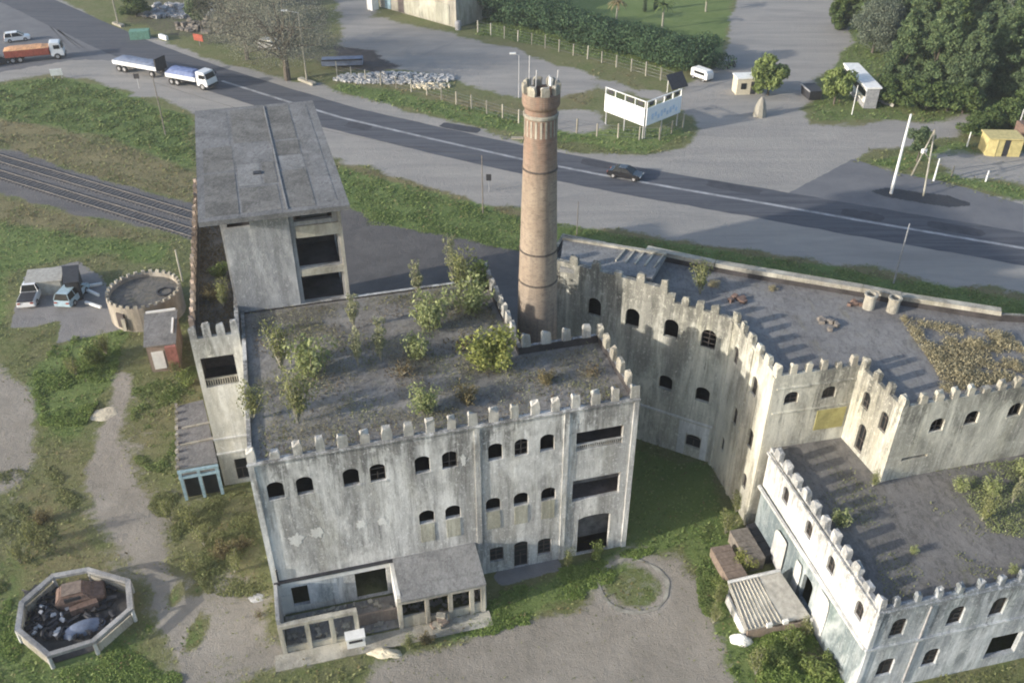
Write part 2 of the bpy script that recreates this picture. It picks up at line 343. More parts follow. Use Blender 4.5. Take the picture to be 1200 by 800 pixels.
CONC = [
 ([(11,386),(28,322),(92,306),(122,328),(136,360),(142,384),(64,404),(70,376),(40,384)], 0.25, 1.0),
 ([(578,668),(655,652),(660,668),(585,688)], 0.25, 1.0),
 ([(820,780),(1200,730),(1280,760),(1280,900),(1000,900)], 0.8, 0.0),
]
SHADED_PAVE = [([(395,236),(432,256),(470,266),(520,276),(600,292),(640,300),(640,400),(380,400)], 0.6, 1.0)]  # paved court behind the block, tower shade put into its dark colour
BALLAST = [([(-60,158),(0,172),(100,205),(215,236),(260,250),(260,292),(215,276),(100,252),(0,226),(-60,212)], 0.9, 1.0)]
LUSH = [
 ([(-60,92),(0,98),(60,90),(100,94),(160,111),(230,136),(228,200),(150,170),(60,148),(0,138),(-60,135)], 1.2, 0.8),
 ([(-60,240),(60,270),(205,280),(200,330),(120,300),(80,300),(30,318),(10,386),(-60,420)], 1.5, 0.7),
 ([(60,404),(140,388),(135,440),(90,520),(40,500),(30,440)], 1.2, 1.0),
 ([(400,195),(610,252),(800,286),(1000,316),(1200,350),(1280,370),(1280,430),(400,300)], 1.2, 0.95),
 ([(500,762),(560,715),(600,690),(660,668),(735,640),(740,528),(830,545),(880,640),(840,700),(800,640),(740,660),(690,700),(600,732)], 1.2, 1.0),
 ([(820,700),(900,740),(1000,800),(1010,900),(870,900),(850,800)], 1.2, 1.0),
 ([(560,-60),(870,-60),(862,0),(845,70),(790,85),(640,55),(560,40)], 1.0, 1.0),
 ([(1000,-60),(1280,-60),(1280,170),(1180,170),(1050,140),(950,146),(945,128),(980,60)], 1.0, 0.55),
 ([(1010,190),(1130,165),(1160,180),(1080,190),(1060,200)], 1.0, 0.8),
 ([(1040,205),(1120,200),(1200,220),(1280,230),(1280,256),(1200,236),(1110,214)], 0.9, 0.7),
 ([(0,640),(60,560),(40,760),(0,900),(-60,900),(-60,640)], 1.5, 0.5),
 ([(0,900),(0,740),(160,690),(240,900)], 1.5, 0.7),
 ([(380,108),(640,165),(760,182),(815,158),(800,150),(700,150),(500,115),(400,92)], 1.2, 0.7),
]
DRY = [
 ([(-60,130),(0,136),(60,150),(150,172),(228,205),(228,236),(100,204),(0,170),(-60,156)], 1.3, 1.0),
 ([(-60,212),(0,226),(100,252),(205,276),(200,290),(60,278),(-60,250)], 1.3, 0.7),
 ([(395,186),(610,244),(700,264),(800,279),(1000,309),(1200,343),(1200,356),(1000,322),(800,292),(700,276),(610,258),(400,202)], 0.8, .95),
 ([(420,90),(640,130),(720,155),(640,160),(500,118)], 1.5, 0.6),
 ([(0,560),(80,540),(140,640),(160,700),(60,700),(0,720)], 2.0, 0.55),
 ([(180,590),(290,580),(315,690),(220,690)], 1.5, 0.5),
 ([(470,60),(560,75),(600,92),(700,100),(690,125),(600,110),(500,88)], 1.6, 0.6),
]
MUD_DARK = [
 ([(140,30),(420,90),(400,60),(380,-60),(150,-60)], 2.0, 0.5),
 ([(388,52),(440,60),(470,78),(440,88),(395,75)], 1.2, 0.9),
 ([(1022,224),(1040,221),(1080,229),(1110,231),(1137,239),(1115,243),(1075,236),(1035,231)], 0.35, 1.0),  # dark patch round the foot of the tall pole
]
def axis(lo, hi, st, far):
    a = np.arange(lo, hi+st, st); left = []; right = []; d = st
    x = lo
    while x > -far: d *= 1.5; x -= d; left.append(x)
    d = st; x = a[-1]
    while x < far: d *= 1.5; x += d; right.append(x)
    return np.array(left[::-1] + list(a) + right)
def field(polys, X, Y):
    out = np.zeros_like(X)
    for i, (p, soft, amt) in enumerate(polys):
        sd = seg_sd(X, Y, gp(p)); out = np.maximum(out, amt*np.clip(0.5+(sd+NZ(X, Y)*soft*0.9)/(2*soft), 0, 1))
    return out
def NZ(X, Y): return mask_noise(X, Y, 0.09, 3)
gx = axis(-120, 120, 0.5, 2500); gy = axis(16, 205, 0.5, 2500)
GX, GY = np.meshgrid(gx, gy)
FG = {k: field(v, GX, GY) for k, v in (('gravel', GRAVEL), ('dirt', DIRT), ('conc', CONC), ('ballast', BALLAST), ('shaded_pave', SHADED_PAVE), ('lush', LUSH), ('dry', DRY), ('mud_dark', MUD_DARK))}
# ring worn in the yard, wheel tracks on the left path
rc = at(742, 686); rr = np.hypot(GX-rc[0], GY-rc[1]); ring = np.exp(-((rr-2.35)/0.30)**2)
inner = np.clip((2.3-rr)/0.5, 0, 1)
for qx, qy, rx_, ry_ in ((206,697,.45,.9),(229,742,.5,1.3),(236,672,.5,.5),(233,690,.4,.4)):
    q_ = at(qx, qy); dd_ = np.hypot((GX-q_[0])/rx_, (GY-q_[1])/ry_); kk_ = np.clip(1.6-dd_, 0, 1); FG['dirt'] = FG['dirt']*(1-kk_); FG['lush'] = np.maximum(FG['lush'], kk_*.55)
FG['lush'] = np.maximum(FG['lush'], inner*0.5); FG['dirt'] = FG['dirt']*(1-inner*0.6); FG['ring'] = ring
def groundmat():
    t = NT('ground_cover')
    def attr(n):
        a = t.n('ShaderNodeAttribute'); a.attribute_name = n; return a.outputs['Fac']
    n05 = t.noise(t.pos(), 0.06, 5, 0.6); n1 = t.noise(t.pos(), 0.35, 6, 0.68, 0.5); n2 = t.noise(t.pos(), 1.7, 6, 0.72); n3 = t.noise(t.pos(), 8.0, 4, 0.75)
    g = t.mix(t.ramp(n1, 0.36, 0.66), (0.12, 0.145, 0.055), (0.175, 0.17, 0.09))
    g = t.mix(t.ramp(n2, 0.48, 0.7, 0, 0.75), g, (0.07, 0.09, 0.03))
    g = t.mix(t.ramp(n05, 0.5, 0.65, 0, 0.5), g, (0.18, 0.16, 0.09))
    mr = t.n('ShaderNodeMapping'); mr.inputs['Rotation'].default_value = (0, 0, 0.42); mr.inputs['Scale'].default_value = (0.35, 2.2, 1); t.t.links.new(t.geo.outputs['Position'], mr.inputs[0])
    nr = t.noise(mr.outputs[0], 0.16, 6, 0.7, 0.5)
    nl = t.math('ADD', t.math('MULTIPLY', n1, .55), t.math('MULTIPLY', t.noise(t.pos(), .12, 5, .7, .8), .45))
    def lay(col, name, colA, colB, nz, lo=0.38, hi=0.62, nf=None):
        a = attr(name); k = t.math('ADD', a, t.math('MULTIPLY', t.math('SUBTRACT', n2, 0.5), 0.9))
        k = t.math('ADD', k, t.math('MULTIPLY', t.math('SUBTRACT', n3, 0.5), 0.4))
        return t.mix(t.ramp(k, lo, hi), col, t.mix(t.ramp(nz, 0.35, 0.67), colA, colB))
    g = lay(g, 'dry', (0.21, 0.185, 0.10), (0.15, 0.14, 0.075), n1)
    g = lay(g, 'lush', (0.10, 0.15, 0.045), (0.16, 0.205, 0.075), nl)
    g = lay(g, 'gravel', (0.32, 0.305, 0.285), (0.235, 0.228, 0.22), nr)
    g = lay(g, 'dirt', (0.32, 0.295, 0.26), (0.20, 0.185, 0.16), nl)
    g = t.mix(t.math('MULTIPLY', attr('ring'), t.ramp(n2, .3, .6, .45, .95)), g, (0.36, 0.34, 0.31))
    g = lay(g, 'mud_dark', (0.06, 0.055, 0.055), (0.10, 0.09, 0.09), n1)
    g = lay(g, 'ballast', (0.10, 0.098, 0.105), (0.15, 0.145, 0.145), nr)
    g = lay(g, 'shaded_pave', (0.125, 0.12, 0.12), (0.085, 0.083, 0.085), n1)
    g = lay(g, 'conc', (0.24, 0.235, 0.235), (0.185, 0.18, 0.18), n1, 0.47, 0.53)
    g = t.mix(t.ramp(n3, 0.5, 0.85, 0, 0.3), g, (0.30, 0.28, 0.23))
    g = t.mix(t.ramp(n3, 0.2, 0.42, 0.28, 0.0), g, (0.05, 0.05, 0.035))
    return t.out(g, 0.95, t.math('ADD', t.math('MULTIPLY', n2, 1.5), n3), 0.7, 0.12, spec=0.1)
M['ground'] = groundmat()
ny, nx = GX.shape
idx = np.arange(nx*ny).reshape(ny, nx)
quads = np.stack([idx[:-1, :-1], idx[:-1, 1:], idx[1:, 1:], idx[1:, :-1]], -1).reshape(-1, 4)
GZ = 0.0*GX
me = np_mesh('ground', np.stack([GX.ravel(), GY.ravel(), GZ.ravel()], 1), quads, M['ground'])
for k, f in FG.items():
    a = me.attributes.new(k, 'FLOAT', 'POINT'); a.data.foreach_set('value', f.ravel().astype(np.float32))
tag(ob('ground', me), kind='structure')
def sample(name, x, y):
    i = np.clip(np.searchsorted(gy, y), 0, ny-1); j = np.clip(np.searchsorted(gx, x), 0, nx-1); return FG[name][i, j]

# ---------------------------------------------------------------- road
def asphaltmat():
    t = NT('worn_asphalt')
    mr = t.n('ShaderNodeMapping'); mr.inputs['Rotation'].default_value = (0, 0, 0.42); mr.inputs['Scale'].default_value = (0.12, 2.6, 1); t.t.links.new(t.geo.outputs['Position'], mr.inputs[0])
    n1 = t.noise(mr.outputs[0], 0.5, 5, 0.7, 0.2); n2 = t.noise(t.pos((1, 1, 1)), 0.8, 6, 0.75); n3 = t.noise(t.pos(), 18, 3, 0.7)
    c = t.mix(t.ramp(n1, 0.35, 0.65), (0.055, 0.06, 0.075), (0.10, 0.105, 0.12))
    c = t.mix(t.ramp(n2, 0.5, 0.75, 0, 0.5), c, (0.12, 0.12, 0.125)); c = t.mix(t.ramp(n3, 0.55, 0.8, 0, 0.4), c, (0.15, 0.15, 0.15))
    return t.out(c, 0.88, n3, 0.3, 0.02, spec=0.2)
def patchmat():
    t = NT('grey_old_asphalt')
    n1 = t.noise(t.pos(), 0.3, 5, 0.65); n2 = t.noise(t.pos(), 4.0, 5, 0.7)
    c = t.mix(t.ramp(n1, 0.35, 0.65), (0.12, 0.123, 0.135), (0.155, 0.157, 0.165)); c = t.mix(t.ramp(n2, 0.5, 0.75, 0, 0.4), c, (0.20, 0.20, 0.205))
    return t.out(c, 0.9, n2, 0.3, 0.03, spec=0.2)
M['asphalt2'] = simple('fresh_asphalt_patch', (0.05, 0.053, 0.064), .9, .25, 1.0); M['asphalt'] = asphaltmat(); M['oldasphalt'] = patchmat()
def strip(top, bot, z, name, mat, n=60, wob=0.0):
    def samp(pl, k):
        ds = [0]; 
        for i in range(1, len(pl)): ds.append(ds[-1]+math.hypot(pl[i][0]-pl[i-1][0], pl[i][1]-pl[i-1][1]))
        s = k*ds[-1]
        for i in range(1, len(pl)):
            if s <= ds[i]+1e-9:
                f = (s-ds[i-1])/(ds[i]-ds[i-1]); return (pl[i-1][0]+(pl[i][0]-pl[i-1][0])*f, pl[i-1][1]+(pl[i][1]-pl[i-1][1])*f)
    T = gp(top); B = gp(bot); b = MB(); vs = []
    for i in range(n+1):
        a, c = samp(T, i/n), samp(B, i/n)
        w1, w2 = random.uniform(-wob, wob), random.uniform(-wob, wob)
        vs += [(a[0], a[1]+w1, z), (c[0], c[1]+w2, z)]
    b.add(vs, [(2*i, 2*i+1, 2*i+3, 2*i+2) for i in range(n)])
    return b.build(name, mat)
CL = [(-40,-30),(30,0),(90,28),(150,55),(210,78),(260,95),(330,117),(400,138),(506,163),(613,187),(700,204),(800,222),(900,239),(1000,257),(1100,274),(1200,291),(1290,307)]
def off(pl, m):      # offset a ground polyline by m metres, in the plane of the ground
    P = gp(pl); out = []
    for i in range(len(P)):
        a = P[max(0, i-1)]; b = P[min(len(P)-1, i+1)]; dx, dy = b[0]-a[0], b[1]-a[1]; l = math.hypot(dx, dy)
        out.append((P[i][0]-dy/l*m, P[i][1]+dx/l*m))
    return out
def ribbon(pl, m0, m1, z, name, mat, sub=6, wob=0.0, taper=None):
    A, B = off(pl, m0), off(pl, m1); b = MB(); vs = []
    for i in range(len(A)-1):
        for k in range(sub + (1 if i == len(A)-2 else 0)):
            f = k/sub; w = random.uniform(-wob, wob); w2 = random.uniform(-wob, wob)
            vs += [(A[i][0]+(A[i+1][0]-A[i][0])*f, A[i][1]+(A[i+1][1]-A[i][1])*f+w, z), (B[i][0]+(B[i+1][0]-B[i][0])*f, B[i][1]+(B[i+1][1]-B[i][1])*f+w2, z)]
    n = len(vs)//2
    b.add(vs, [(2*i, 2*i+1, 2*i+3, 2*i+2) for i in range(n-1)]); return b.build(name, mat)
tag(ribbon(CL, 4.0, -4.0, 0.008, 'road', M['asphalt'], wob=0.12), kind='structure')
tag(strip([(-60,-30),(20,-10),(60,30),(150,52),(215,72)], [(-60,95),(30,80),(90,70),(160,72),(215,84)], 0.004, 'road_junction', M['oldasphalt'], wob=0.4), kind='structure')
tag(strip([(905,236),(1000,186),(1040,200),(1110,214),(1200,240)], [(905,244),(960,252),(1050,268),(1130,281),(1200,294)], 0.004, 'road_apron', M['oldasphalt'], wob=0.12), kind='structure')
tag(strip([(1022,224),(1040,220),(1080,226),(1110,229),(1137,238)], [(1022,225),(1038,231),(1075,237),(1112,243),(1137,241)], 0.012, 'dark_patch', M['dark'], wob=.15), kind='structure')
for k, (px_, s_) in enumerate((((540,150),3.0),((700,192),2.2),((860,220),3.4),((1010,252),2.4),((1120,268),3.0),((420,148),2.0))):
    p_ = at(*px_); n_ = 16; b = MB(); ca_, sa_ = math.cos(-.42), math.sin(-.42); vs = []
    for i in range(n_):
        a_ = 2*PI*i/n_; kx = math.copysign(abs(math.cos(a_))**.4, math.cos(a_))*s_*random.uniform(.92, 1.05); ky = math.copysign(abs(math.sin(a_))**.4, math.sin(a_))*1.0*random.uniform(.9, 1.05)
        vs.append((p_[0]+kx*ca_-ky*sa_, p_[1]+kx*sa_+ky*ca_, .0105))
    b.add(vs, [tuple(range(n_))]); tag(b.build('road_patch', M['asphalt2']), kind='structure')
tag(ribbon(CL[5:], 0.26, -0.26, 0.013, 'road_marking', M['roadwhite']), kind='structure')

b = MB(); n = 90; vs = []
for i in range(n):
    a = 2*PI*i/n; w = .12+.05*math.sin(3*a+1)+.03*math.sin(11*a); r_ = 2.3+.04*math.sin(5*a)
    vs += [(rc[0]+(r_-w)*math.cos(a), rc[1]+(r_-w)*math.sin(a), .045), (rc[0]+(r_+w)*math.cos(a), rc[1]+(r_+w)*math.sin(a), .045)]
b.add(vs, [(2*i, 2*i+1, (2*i+3) % (2*n), (2*i+2) % (2*n)) for i in range(n)])
M['pale_dirt'] = simple('pale_dirt', (0.28, 0.27, 0.235), .95, .35, 1.6)
tag(b.build('ring_path', M['pale_dirt']), kind='structure')
# ---------------------------------------------------------------- railway
def railway(px0, px1, label):
    a = Vector(at(*px0)); b = Vector(at(*px1)); d = b-a; ln = d.length; az = math.atan2(d.y, d.x)
    t = empty('railway_track', a, az, label, 'railway track', 'railway tracks beside the factory')
    for s in (-0.72, 0.72):
        MB().box((ln/2, s, 0.10), (ln, 0.08, 0.12)).build('rail', M['steel'], t)
    sb = MB()
    x = 0.3
    while x < ln: sb.box((x, 0, 0.005), (0.24, 2.3, 0.10), 0, 0.02); x += 0.62
    tag(sb.build('sleepers', M['sleeper'], t), kind='stuff')
railway((-60,168), (262,264), 'far railway track nearest the dry grass bank')
railway((-60,186), (258,283), 'near railway track beside the lower green verge')

# ---------------------------------------------------------------- walls with openings
def arch(u0, u1, z0, z1, rise):
    pts = [(u0, z0), (u1, z0)]
    if rise <= 0: return pts + [(u1, z1), (u0, z1)]
    c, r = (u0+u1)/2, (u1-u0)/2
    for i in range(9):
        t = PI*i/8; pts.append((c+r*math.cos(t), z1-rise+rise*math.sin(t)))
    return pts
def in_poly(x, y, P):
    c = False
    for i in range(len(P)):
        x0, y0 = P[i]; x1, y1 = P[(i+1) % len(P)]
        if (y0 > y) != (y1 > y) and x < (x1-x0)*(y-y0)/(y1-y0)+x0: c = not c
    return c
def face_with_holes(ua, ub, z0, z1, holes, topjag=None):
    vs = [Vector((ua, z0)), Vector((ub, z0)), Vector((ub, z1)), Vector((ua, z1))]; es = [(0,1),(1,2),(2,3),(3,0)]
    for h in holes:
        b = len(vs); vs += [Vector(p) for p in h]; es += [(b+i, b+(i+1) % len(h)) for i in range(len(h))]
    V, _, F, _, _, _ = delaunay_2d_cdt(vs, es, [], 0, 1e-5)
    F2 = []
    for f in F:
        cx = sum(V[i][0] for i in f)/len(f); cy = sum(V[i][1] for i in f)/len(f)
        if not any(in_poly(cx, cy, h) for h in holes): F2.append(tuple(f))
    return [(v[0], v[1]) for v in V], F2
def wall_part(parent, p, q, pi, qi, z0, z1, th, ops, mat, name='wall'):
    """one wall: outer face p->q, inner face pi->qi, reveals at every opening"""
    P0 = Vector(p); d = Vector(q)-P0; ln = d.length; d /= ln; nrm = Vector((d.y, -d.x)); b = MB()
    holes = [arch(o[0], o[1], o[2], o[3], o[4]) for o in ops]
    V, F = face_with_holes(0, ln, z0, z1, holes)
    W = lambda u, z, dep: (P0.x+d.x*u-nrm.x*dep, P0.y+d.y*u-nrm.y*dep, z)
    b.add([W(u, z, 0) for u, z in V], F)
    ua = (Vector(pi)-P0).dot(d); ub = (Vector(qi)-P0).dot(d)
    V, F = face_with_holes(ua, ub, z0, z1, holes)
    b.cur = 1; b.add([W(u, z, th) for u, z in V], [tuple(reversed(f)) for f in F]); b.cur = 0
    for h in holes:
        n = len(h); b.add([W(u, z, 0) for u, z in h]+[W(u, z, th) for u, z in h], [(i, i+n, (i+1) % n+n, (i+1) % n) for i in range(n)])
    b.add([(*p, z1), (*q, z1), (*qi, z1), (*pi, z1)], [(0, 1, 2, 3)])
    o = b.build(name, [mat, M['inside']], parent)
    return W, ln, math.atan2(d.y, d.x)
def inset(pts, t):
    n = len(pts); out = []
    for i in range(n):
        a, b, c = Vector(pts[i-1]), Vector(pts[i]), Vector(pts[(i+1) % n])
        d1 = (b-a).normalized(); d2 = (c-b).normalized(); n1 = Vector((-d1.y, d1.x)); n2 = Vector((-d2.y, d2.x))
        k = (n1+n2); k = k/(1+n1.dot(n2)); out.append(tuple(b+k*t))
    return out
def window_part(parent, W, o, style):
    """style: bars = iron mullions, glazed = mullions and dark pane, surround = rendered trim"""
    u0, u1, z0, z1, rise = o[:5]; c = (u0+u1)/2; h = z1-z0; az = W.az
    b = MB()
    def bar(ua, ub, za, zb, dep, t=0.05):
        p = W(ua, za, dep); q = W(ub, za, dep); r = W(ub, zb, dep); s_ = W(ua, zb, dep)
        p2 = W(ua, za, dep+t); q2 = W(ub, za, dep+t); r2 = W(ub, zb, dep+t); s2 = W(ua, zb, dep+t)
        b.hexa([p, q, q2, p2], [s_, r, r2, s2])
    dep = 0.14
    if style in ('bars', 'glazed'):
        bar(c-0.03, c+0.03, z0, z1-(h*.5 if random.random() < .25 else 0), dep)
        nb = max(1, int(round(h/0.6)))
        for k in range(1, nb+1):
            if random.random() < .3: continue
            bar(u0, u1, z0+h*k/(nb+1)-0.025, z0+h*k/(nb+1)+0.025, dep+0.003, 0.045)
        bar(u0, u0+0.05, z0, z1-rise, dep+0.001); bar(u1-0.05, u1, z0, z1-rise, dep+0.001); bar(u0, u1, z0, z0+0.06, dep+0.002)
        f = b.build('window', M['frame'], parent)
        if style == 'glazed':
            hp = arch(u0+.01, u1-.01, z0+.01, z1-.01, rise); g = MB()
            g.add([W(u, z, dep+0.055) for u, z in hp], [tuple(range(len(hp)))]); g.build('pane', M['glass'], f)
        return f
class WF:
    def __init__(s, W, az): s.W = W; s.az = az
    def __call__(s, u, z, dep): return s.W(u, z, dep)
def sills(parent, W, o, mat):
    u0, u1, z0, z1 = o[:4]; b = MB()
    lo = [W(u0-0.06, z0-0.07, -0.035), W(u1+0.06, z0-0.07, -0.035), W(u1+0.06, z0-0.07, 0.1), W(u0-0.06, z0-0.07, 0.1)]
    hi = [(x, y, z0-0.004) for x, y, z in lo]; b.hexa(lo, hi); b.build('window_sill', mat, parent)
MER = {}
def merlon_mesh(w, h, t, mat, k):
    key = (round(w, 2), round(h, 2), round(t, 2), mat.name, k)
    if key not in MER:
        st = random.getstate(); random.seed(round(w*1000)+round(h*700)+k*37)
        b = MB(); j = 0.035
        def J(): return random.uniform(-j, j)
        rows = [(0, 1.0), (h*0.5, random.uniform(.94, 1.03)), (h*0.86, random.uniform(.9, 1.0)), (h, random.uniform(.68, .86))]
        chip = random.choice((None, None, 0, 1, 2, 3)); vs = []
        for ri, (z, s_) in enumerate(rows):
            for ci, (x, y) in enumerate(((-1,-1),(1,-1),(1,1),(-1,1))):
                dz = -h*random.uniform(.12, .38) if ri == 3 and ci == chip else (-h*.15 if ri == 2 and ci == chip else 0)
                vs.append((x*w/2*s_+J()*(z > 0), y*t/2*s_+J()*(z > 0)*0.7, z+dz+J()*(z > h*0.8)))
        fs = [(12, 13, 14), (12, 14, 15)]
        for r_ in range(3):
            for i in range(4): fs.append((r_*4+i, r_*4+(i+1) % 4, r_*4+4+(i+1) % 4, r_*4+4+i))
        b.add(vs, fs); MER[key] = b.mesh('merlon', mat); random.setstate(st)
    return MER[key]
def merlons(parent, p, q, z, n, w, h, t, mat, inner=True, ends=True, skip=(), lean=0.0):
    P, Q = Vector(p), Vector(q); d = (Q-P).normalized(); nin = Vector((-d.y, d.x)); ln = (Q-P).length; az = math.atan2(d.y, d.x)
    for i in range(n):
        if i in skip: continue
        f = (w/2+(ln-w)*i/max(1, n-1)) if ends else ln*(i+0.5)/n
        c = P+d*f+nin*(t/2+0.004)
        o = ob('merlon', merlon_mesh(w, h, t, mat, random.randrange(9)), parent, (c.x, c.y, z-0.003), az+random.uniform(-.06, .06))
        s_ = random.uniform(0.92, 1.08); o.scale = (random.uniform(.86, 1.1), random.uniform(.95, 1.0), s_ if random.random() > 0.03 else 0.55)
        o.rotation_euler.x = random.uniform(-.03, .03)
def block(parent, pts, z0, ztop, zroof, th, mats, ops=None, styles=None, roofmat_=None, floors=(), skipwalls=()):
    ins = inset(pts, th); n = len(pts)
    for i in range(n):
        if i in skipwalls: continue
        o = (ops or {}).get(i, []); m = mats[i] if isinstance(mats, (list, tuple)) else mats
        W, ln, az = wall_part(parent, pts[i], pts[(i+1) % n], ins[i], ins[(i+1) % n], z0, ztop[i] if isinstance(ztop, tuple) else ztop, th, o, m)
        Wf = WF(W, az)
        for op in o:
            if len(op) > 5 and op[5]: window_part(parent, Wf, op, op[5])
            if len(op) > 6 and op[6]: sills(parent, Wf, op, m)
    rp = inset(pts, th-0.06)
    for k, zf in enumerate(floors): MB().prism(rp, zf-0.25, zf).build('floor', M['inside'], parent)
    if zroof is not None: return MB().prism(rp, zroof-0.3, zroof).build('roof', roofmat_, parent)

# ---------------------------------------------------------------- MAIN BLOCK
AZA = R(14.8); OA = (-15.2, 40.1)
def la(u, v, z=0.0): return (OA[0]+u*math.cos(AZA)-v*math.sin(AZA), OA[1]+u*math.sin(AZA)+v*math.cos(AZA), z)
mill = empty('factory_block', (*OA, 0), AZA, 'main grey battlemented factory block with weeds and shrubs on its flat roof', 'building')
PA = [(0,0),(24,0),(24,7.4),(18.3,7.4),(18.3,17.3),(0,17.3)]
RA = 0.34
opsA = []
for u0, u1 in ((.78,1.74),(2.47,3.44),(5.24,6.19),(6.84,7.80),(9.59,10.53),(11.28,12.24),(14.19,15.12),(15.89,16.77),(17.55,18.5)):
    opsA.append((u0, u1, 10.25, 11.62, RA, 'bars' if u0 in (6.84, 11.28, 15.89) else None, True))
for u0, u1 in ((9.6,10.6),(11.3,12.3),(13.97,14.97),(15.84,16.84),(17.7,18.7)):
    opsA.append((u0, u1, 5.9, 7.03, 0.4, None, False))
opsA += [(14.17, 15.12, 1.05, 2.39, 0.12, 'glazed', True), (15.88, 16.85, 0.02, 2.5, 0.3, 'glazed', False), (17.55, 18.5, 0.8, 2.32, 0.25, 'glazed', True)]
opsA += [(19.95, 23.1, 9.75, 11.3, 0, None, False), (19.85, 23.15, 5.3, 7.2, 0, None, False), (20.38, 22.7, 0.02, 3.7, 0.25, None, False)]
opsA += [(1.0, 2.9, 0.6, 2.4, 0, None, False), (7.95, 9.0, 0.02, 2.3, 0, None, False), (9.6, 10.4, 0.9, 2.2, 0, None, False)]
opsA += [(5.1, 7.15, 0.02, 2.55, 0, None, False)]
block(mill, PA, 0, (13.35, 13.35, 13.35, 13.35, 12.9, 13.0), 12.75, 0.26, M['facade'], {0: opsA, 1: [(2.5, 3.5, 10.2, 11.5, .35, None, True), (5, 6, 10.2, 11.5, .35, None, True)]}, None, M['roofA'], (4.4, 8.8))
MW = M['facade']
merlons(mill, PA[0], PA[1], 13.35, 19, 0.56, 0.95, 0.34, M['merlon'])
merlons(mill, (24, 1.35), (24, 7.4), 13.35, 5, 0.62, 0.92, 0.34, M['coping'])
merlons(mill, (23.2, 7.4), (18.3, 7.4), 13.35, 4, 0.62, 0.92, 0.34, M['merlon'])
merlons(mill, (18.3, 8.6), (18.3, 17.3), 13.35, 8, 0.62, 0.92, 0.34, M['merlon'])
# pilasters and bands, each proud of the wall
for u in (0.16, 13.5, 19.25, 23.84): MB().box((u, -0.045, 6.6), (0.34, 0.10, 13.2)).build('pilaster', MW, mill)
MB().box((12.0, -0.06, 13.24), (24.1, 0.14, 0.10)).build('string_course', MW, mill)
MB().box((4.0, -0.08, 3.2), (7.9, 0.20, 0.16)).build('flashing', M['dark'], mill)
# loggias on the right
for z0, z1, k in ((9.75, 11.3, 1), (5.3, 7.2, 0), (0.02, 3.7, 2)):
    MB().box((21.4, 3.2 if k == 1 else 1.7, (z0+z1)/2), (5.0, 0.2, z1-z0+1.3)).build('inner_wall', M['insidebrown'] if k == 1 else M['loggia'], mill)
    MB().box((21.4, 1.2, z0-.13), (4.9, 1.8, .22)).build('loggia_floor', M['insidebrown'], mill)
b = MB()
for i in range(22): b.cyl((20.05+i*0.145, 0.12, 9.75), (20.05+i*0.145, 0.10, 10.16), 0.035, n=6)
b.box((21.52, 0.10, 10.2), (3.14, 0.14, 0.08)); b.build('balustrade', M['facade'], mill)
MB().box((23.35, 0.6, 10.5), (0.12, 0.5, 1.4)).build('brick_jamb', M['pinkwall'], mill)
# rendered infill panels below the middle row of windows (pale ochre)
M['infill'] = plaster('ochre_infill', (0.43, 0.42, 0.35), (0.14, 0.14, 0.12), (0.60, 0.59, 0.50), (0.34, 0.33, 0.22), 0.7, 0.55, 0.5, 40)
for u0, u1 in ((9.6,10.6),(11.3,12.3),(13.97,14.97),(15.84,16.84),(17.7,18.7)):
    MB().box(((u0+u1)/2, -0.012, 5.05), (u1-u0-0.1, 0.05, 1.6)).build('infill_panel', M['infill'], mill)
M['bright'] = plaster('new_lime_patch', (0.70, 0.70, 0.68), (0.42, 0.42, 0.41), (0.66, 0.66, 0.64), (0.45, 0.43, 0.33), 0.25, 0.2, 0.5, 40)
def blotch(parent, u, z, w, h, mat, dep=-0.012, n=44):
    kk = [random.uniform(.55, 1.15)*(1-.25*random.random()) for i in range(n)]; kk = [(kk[i]+kk[i-1]*.6)/1.6 for i in range(n)]
    pts = [(u+w/2*math.cos(2*PI*i/n)*kk[i], z+h/2*math.sin(2*PI*i/n)*kk[i]) for i in range(n)]
    b = MB(); b.add([(x, dep, z_) for x, z_ in pts]+[(x, 0.01, z_) for x, z_ in pts], [tuple(range(n))]+[(i, (i+1) % n, (i+1) % n+n, i+n) for i in range(n)])
    b.build('plaster_patch', mat, parent)
blotch(mill, 1.9, 6.6, 1.1, 1.3, M['bright']); blotch(mill, 3.2, 6.9, 1.05, 1.2, M['bright']); blotch(mill, 5.95, 6.9, 0.8, 0.9, M['bright']); blotch(mill, 7.3, 6.8, 0.9, 0.8, M['bright'])
blotch(mill, 12.6, 10.7, 0.45, 1.3, M['bright'])

# ---------------------------------------------------------------- ANNEX (roofless bays against the main block)
annex = empty('annex_ruin', la(0, 0), AZA, 'low roofless annex of open concrete bays leaning on the grey factory front', 'building')
AX = M['coping']; AC = M['concrete']
b = MB(); b.box((0.12, -1.55, 1.6), (0.22, 2.9, 3.2), 0, .02); b.build('side_wall', AC, annex)
b = MB(); b.box((7.55, -1.5, 1.5), (0.25, 2.8, 3.0), 0, .01); b.build('partition_wall', M['bright'], annex)
MB().box((4.0, -0.055, 2.9), (7.0, 0.05, 0.5)).build('white_band', M['bright'], annex)
MB().box((3.0, -0.045, 1.6), (1.9, 0.04, 2.0)).build('white_band', M['bluewhite'], annex)
MB().box((0.6, -0.048, 1.0), (0.7, 0.05, 1.6)).build('white_panel', M['bright'], annex)
piers = [0.15, 1.75, 3.25, 4.75, 7.55, 9.3, 10.8, 12.2, 12.95]
for i, u in enumerate(piers):
    MB().box((u, -3.05, 1.25), (0.28, 0.3, 2.5), 0, .02).build('pier', AX, annex)
for a, c in zip(piers[:-1], piers[1:]):
    if a == 4.75: continue
    MB().box(((a+c)/2, -3.05, 2.6), (c-a+(0.27 if a != 0.15 else 0.2), 0.34, 0.24), 0, .012).build('lintel', AX, annex)
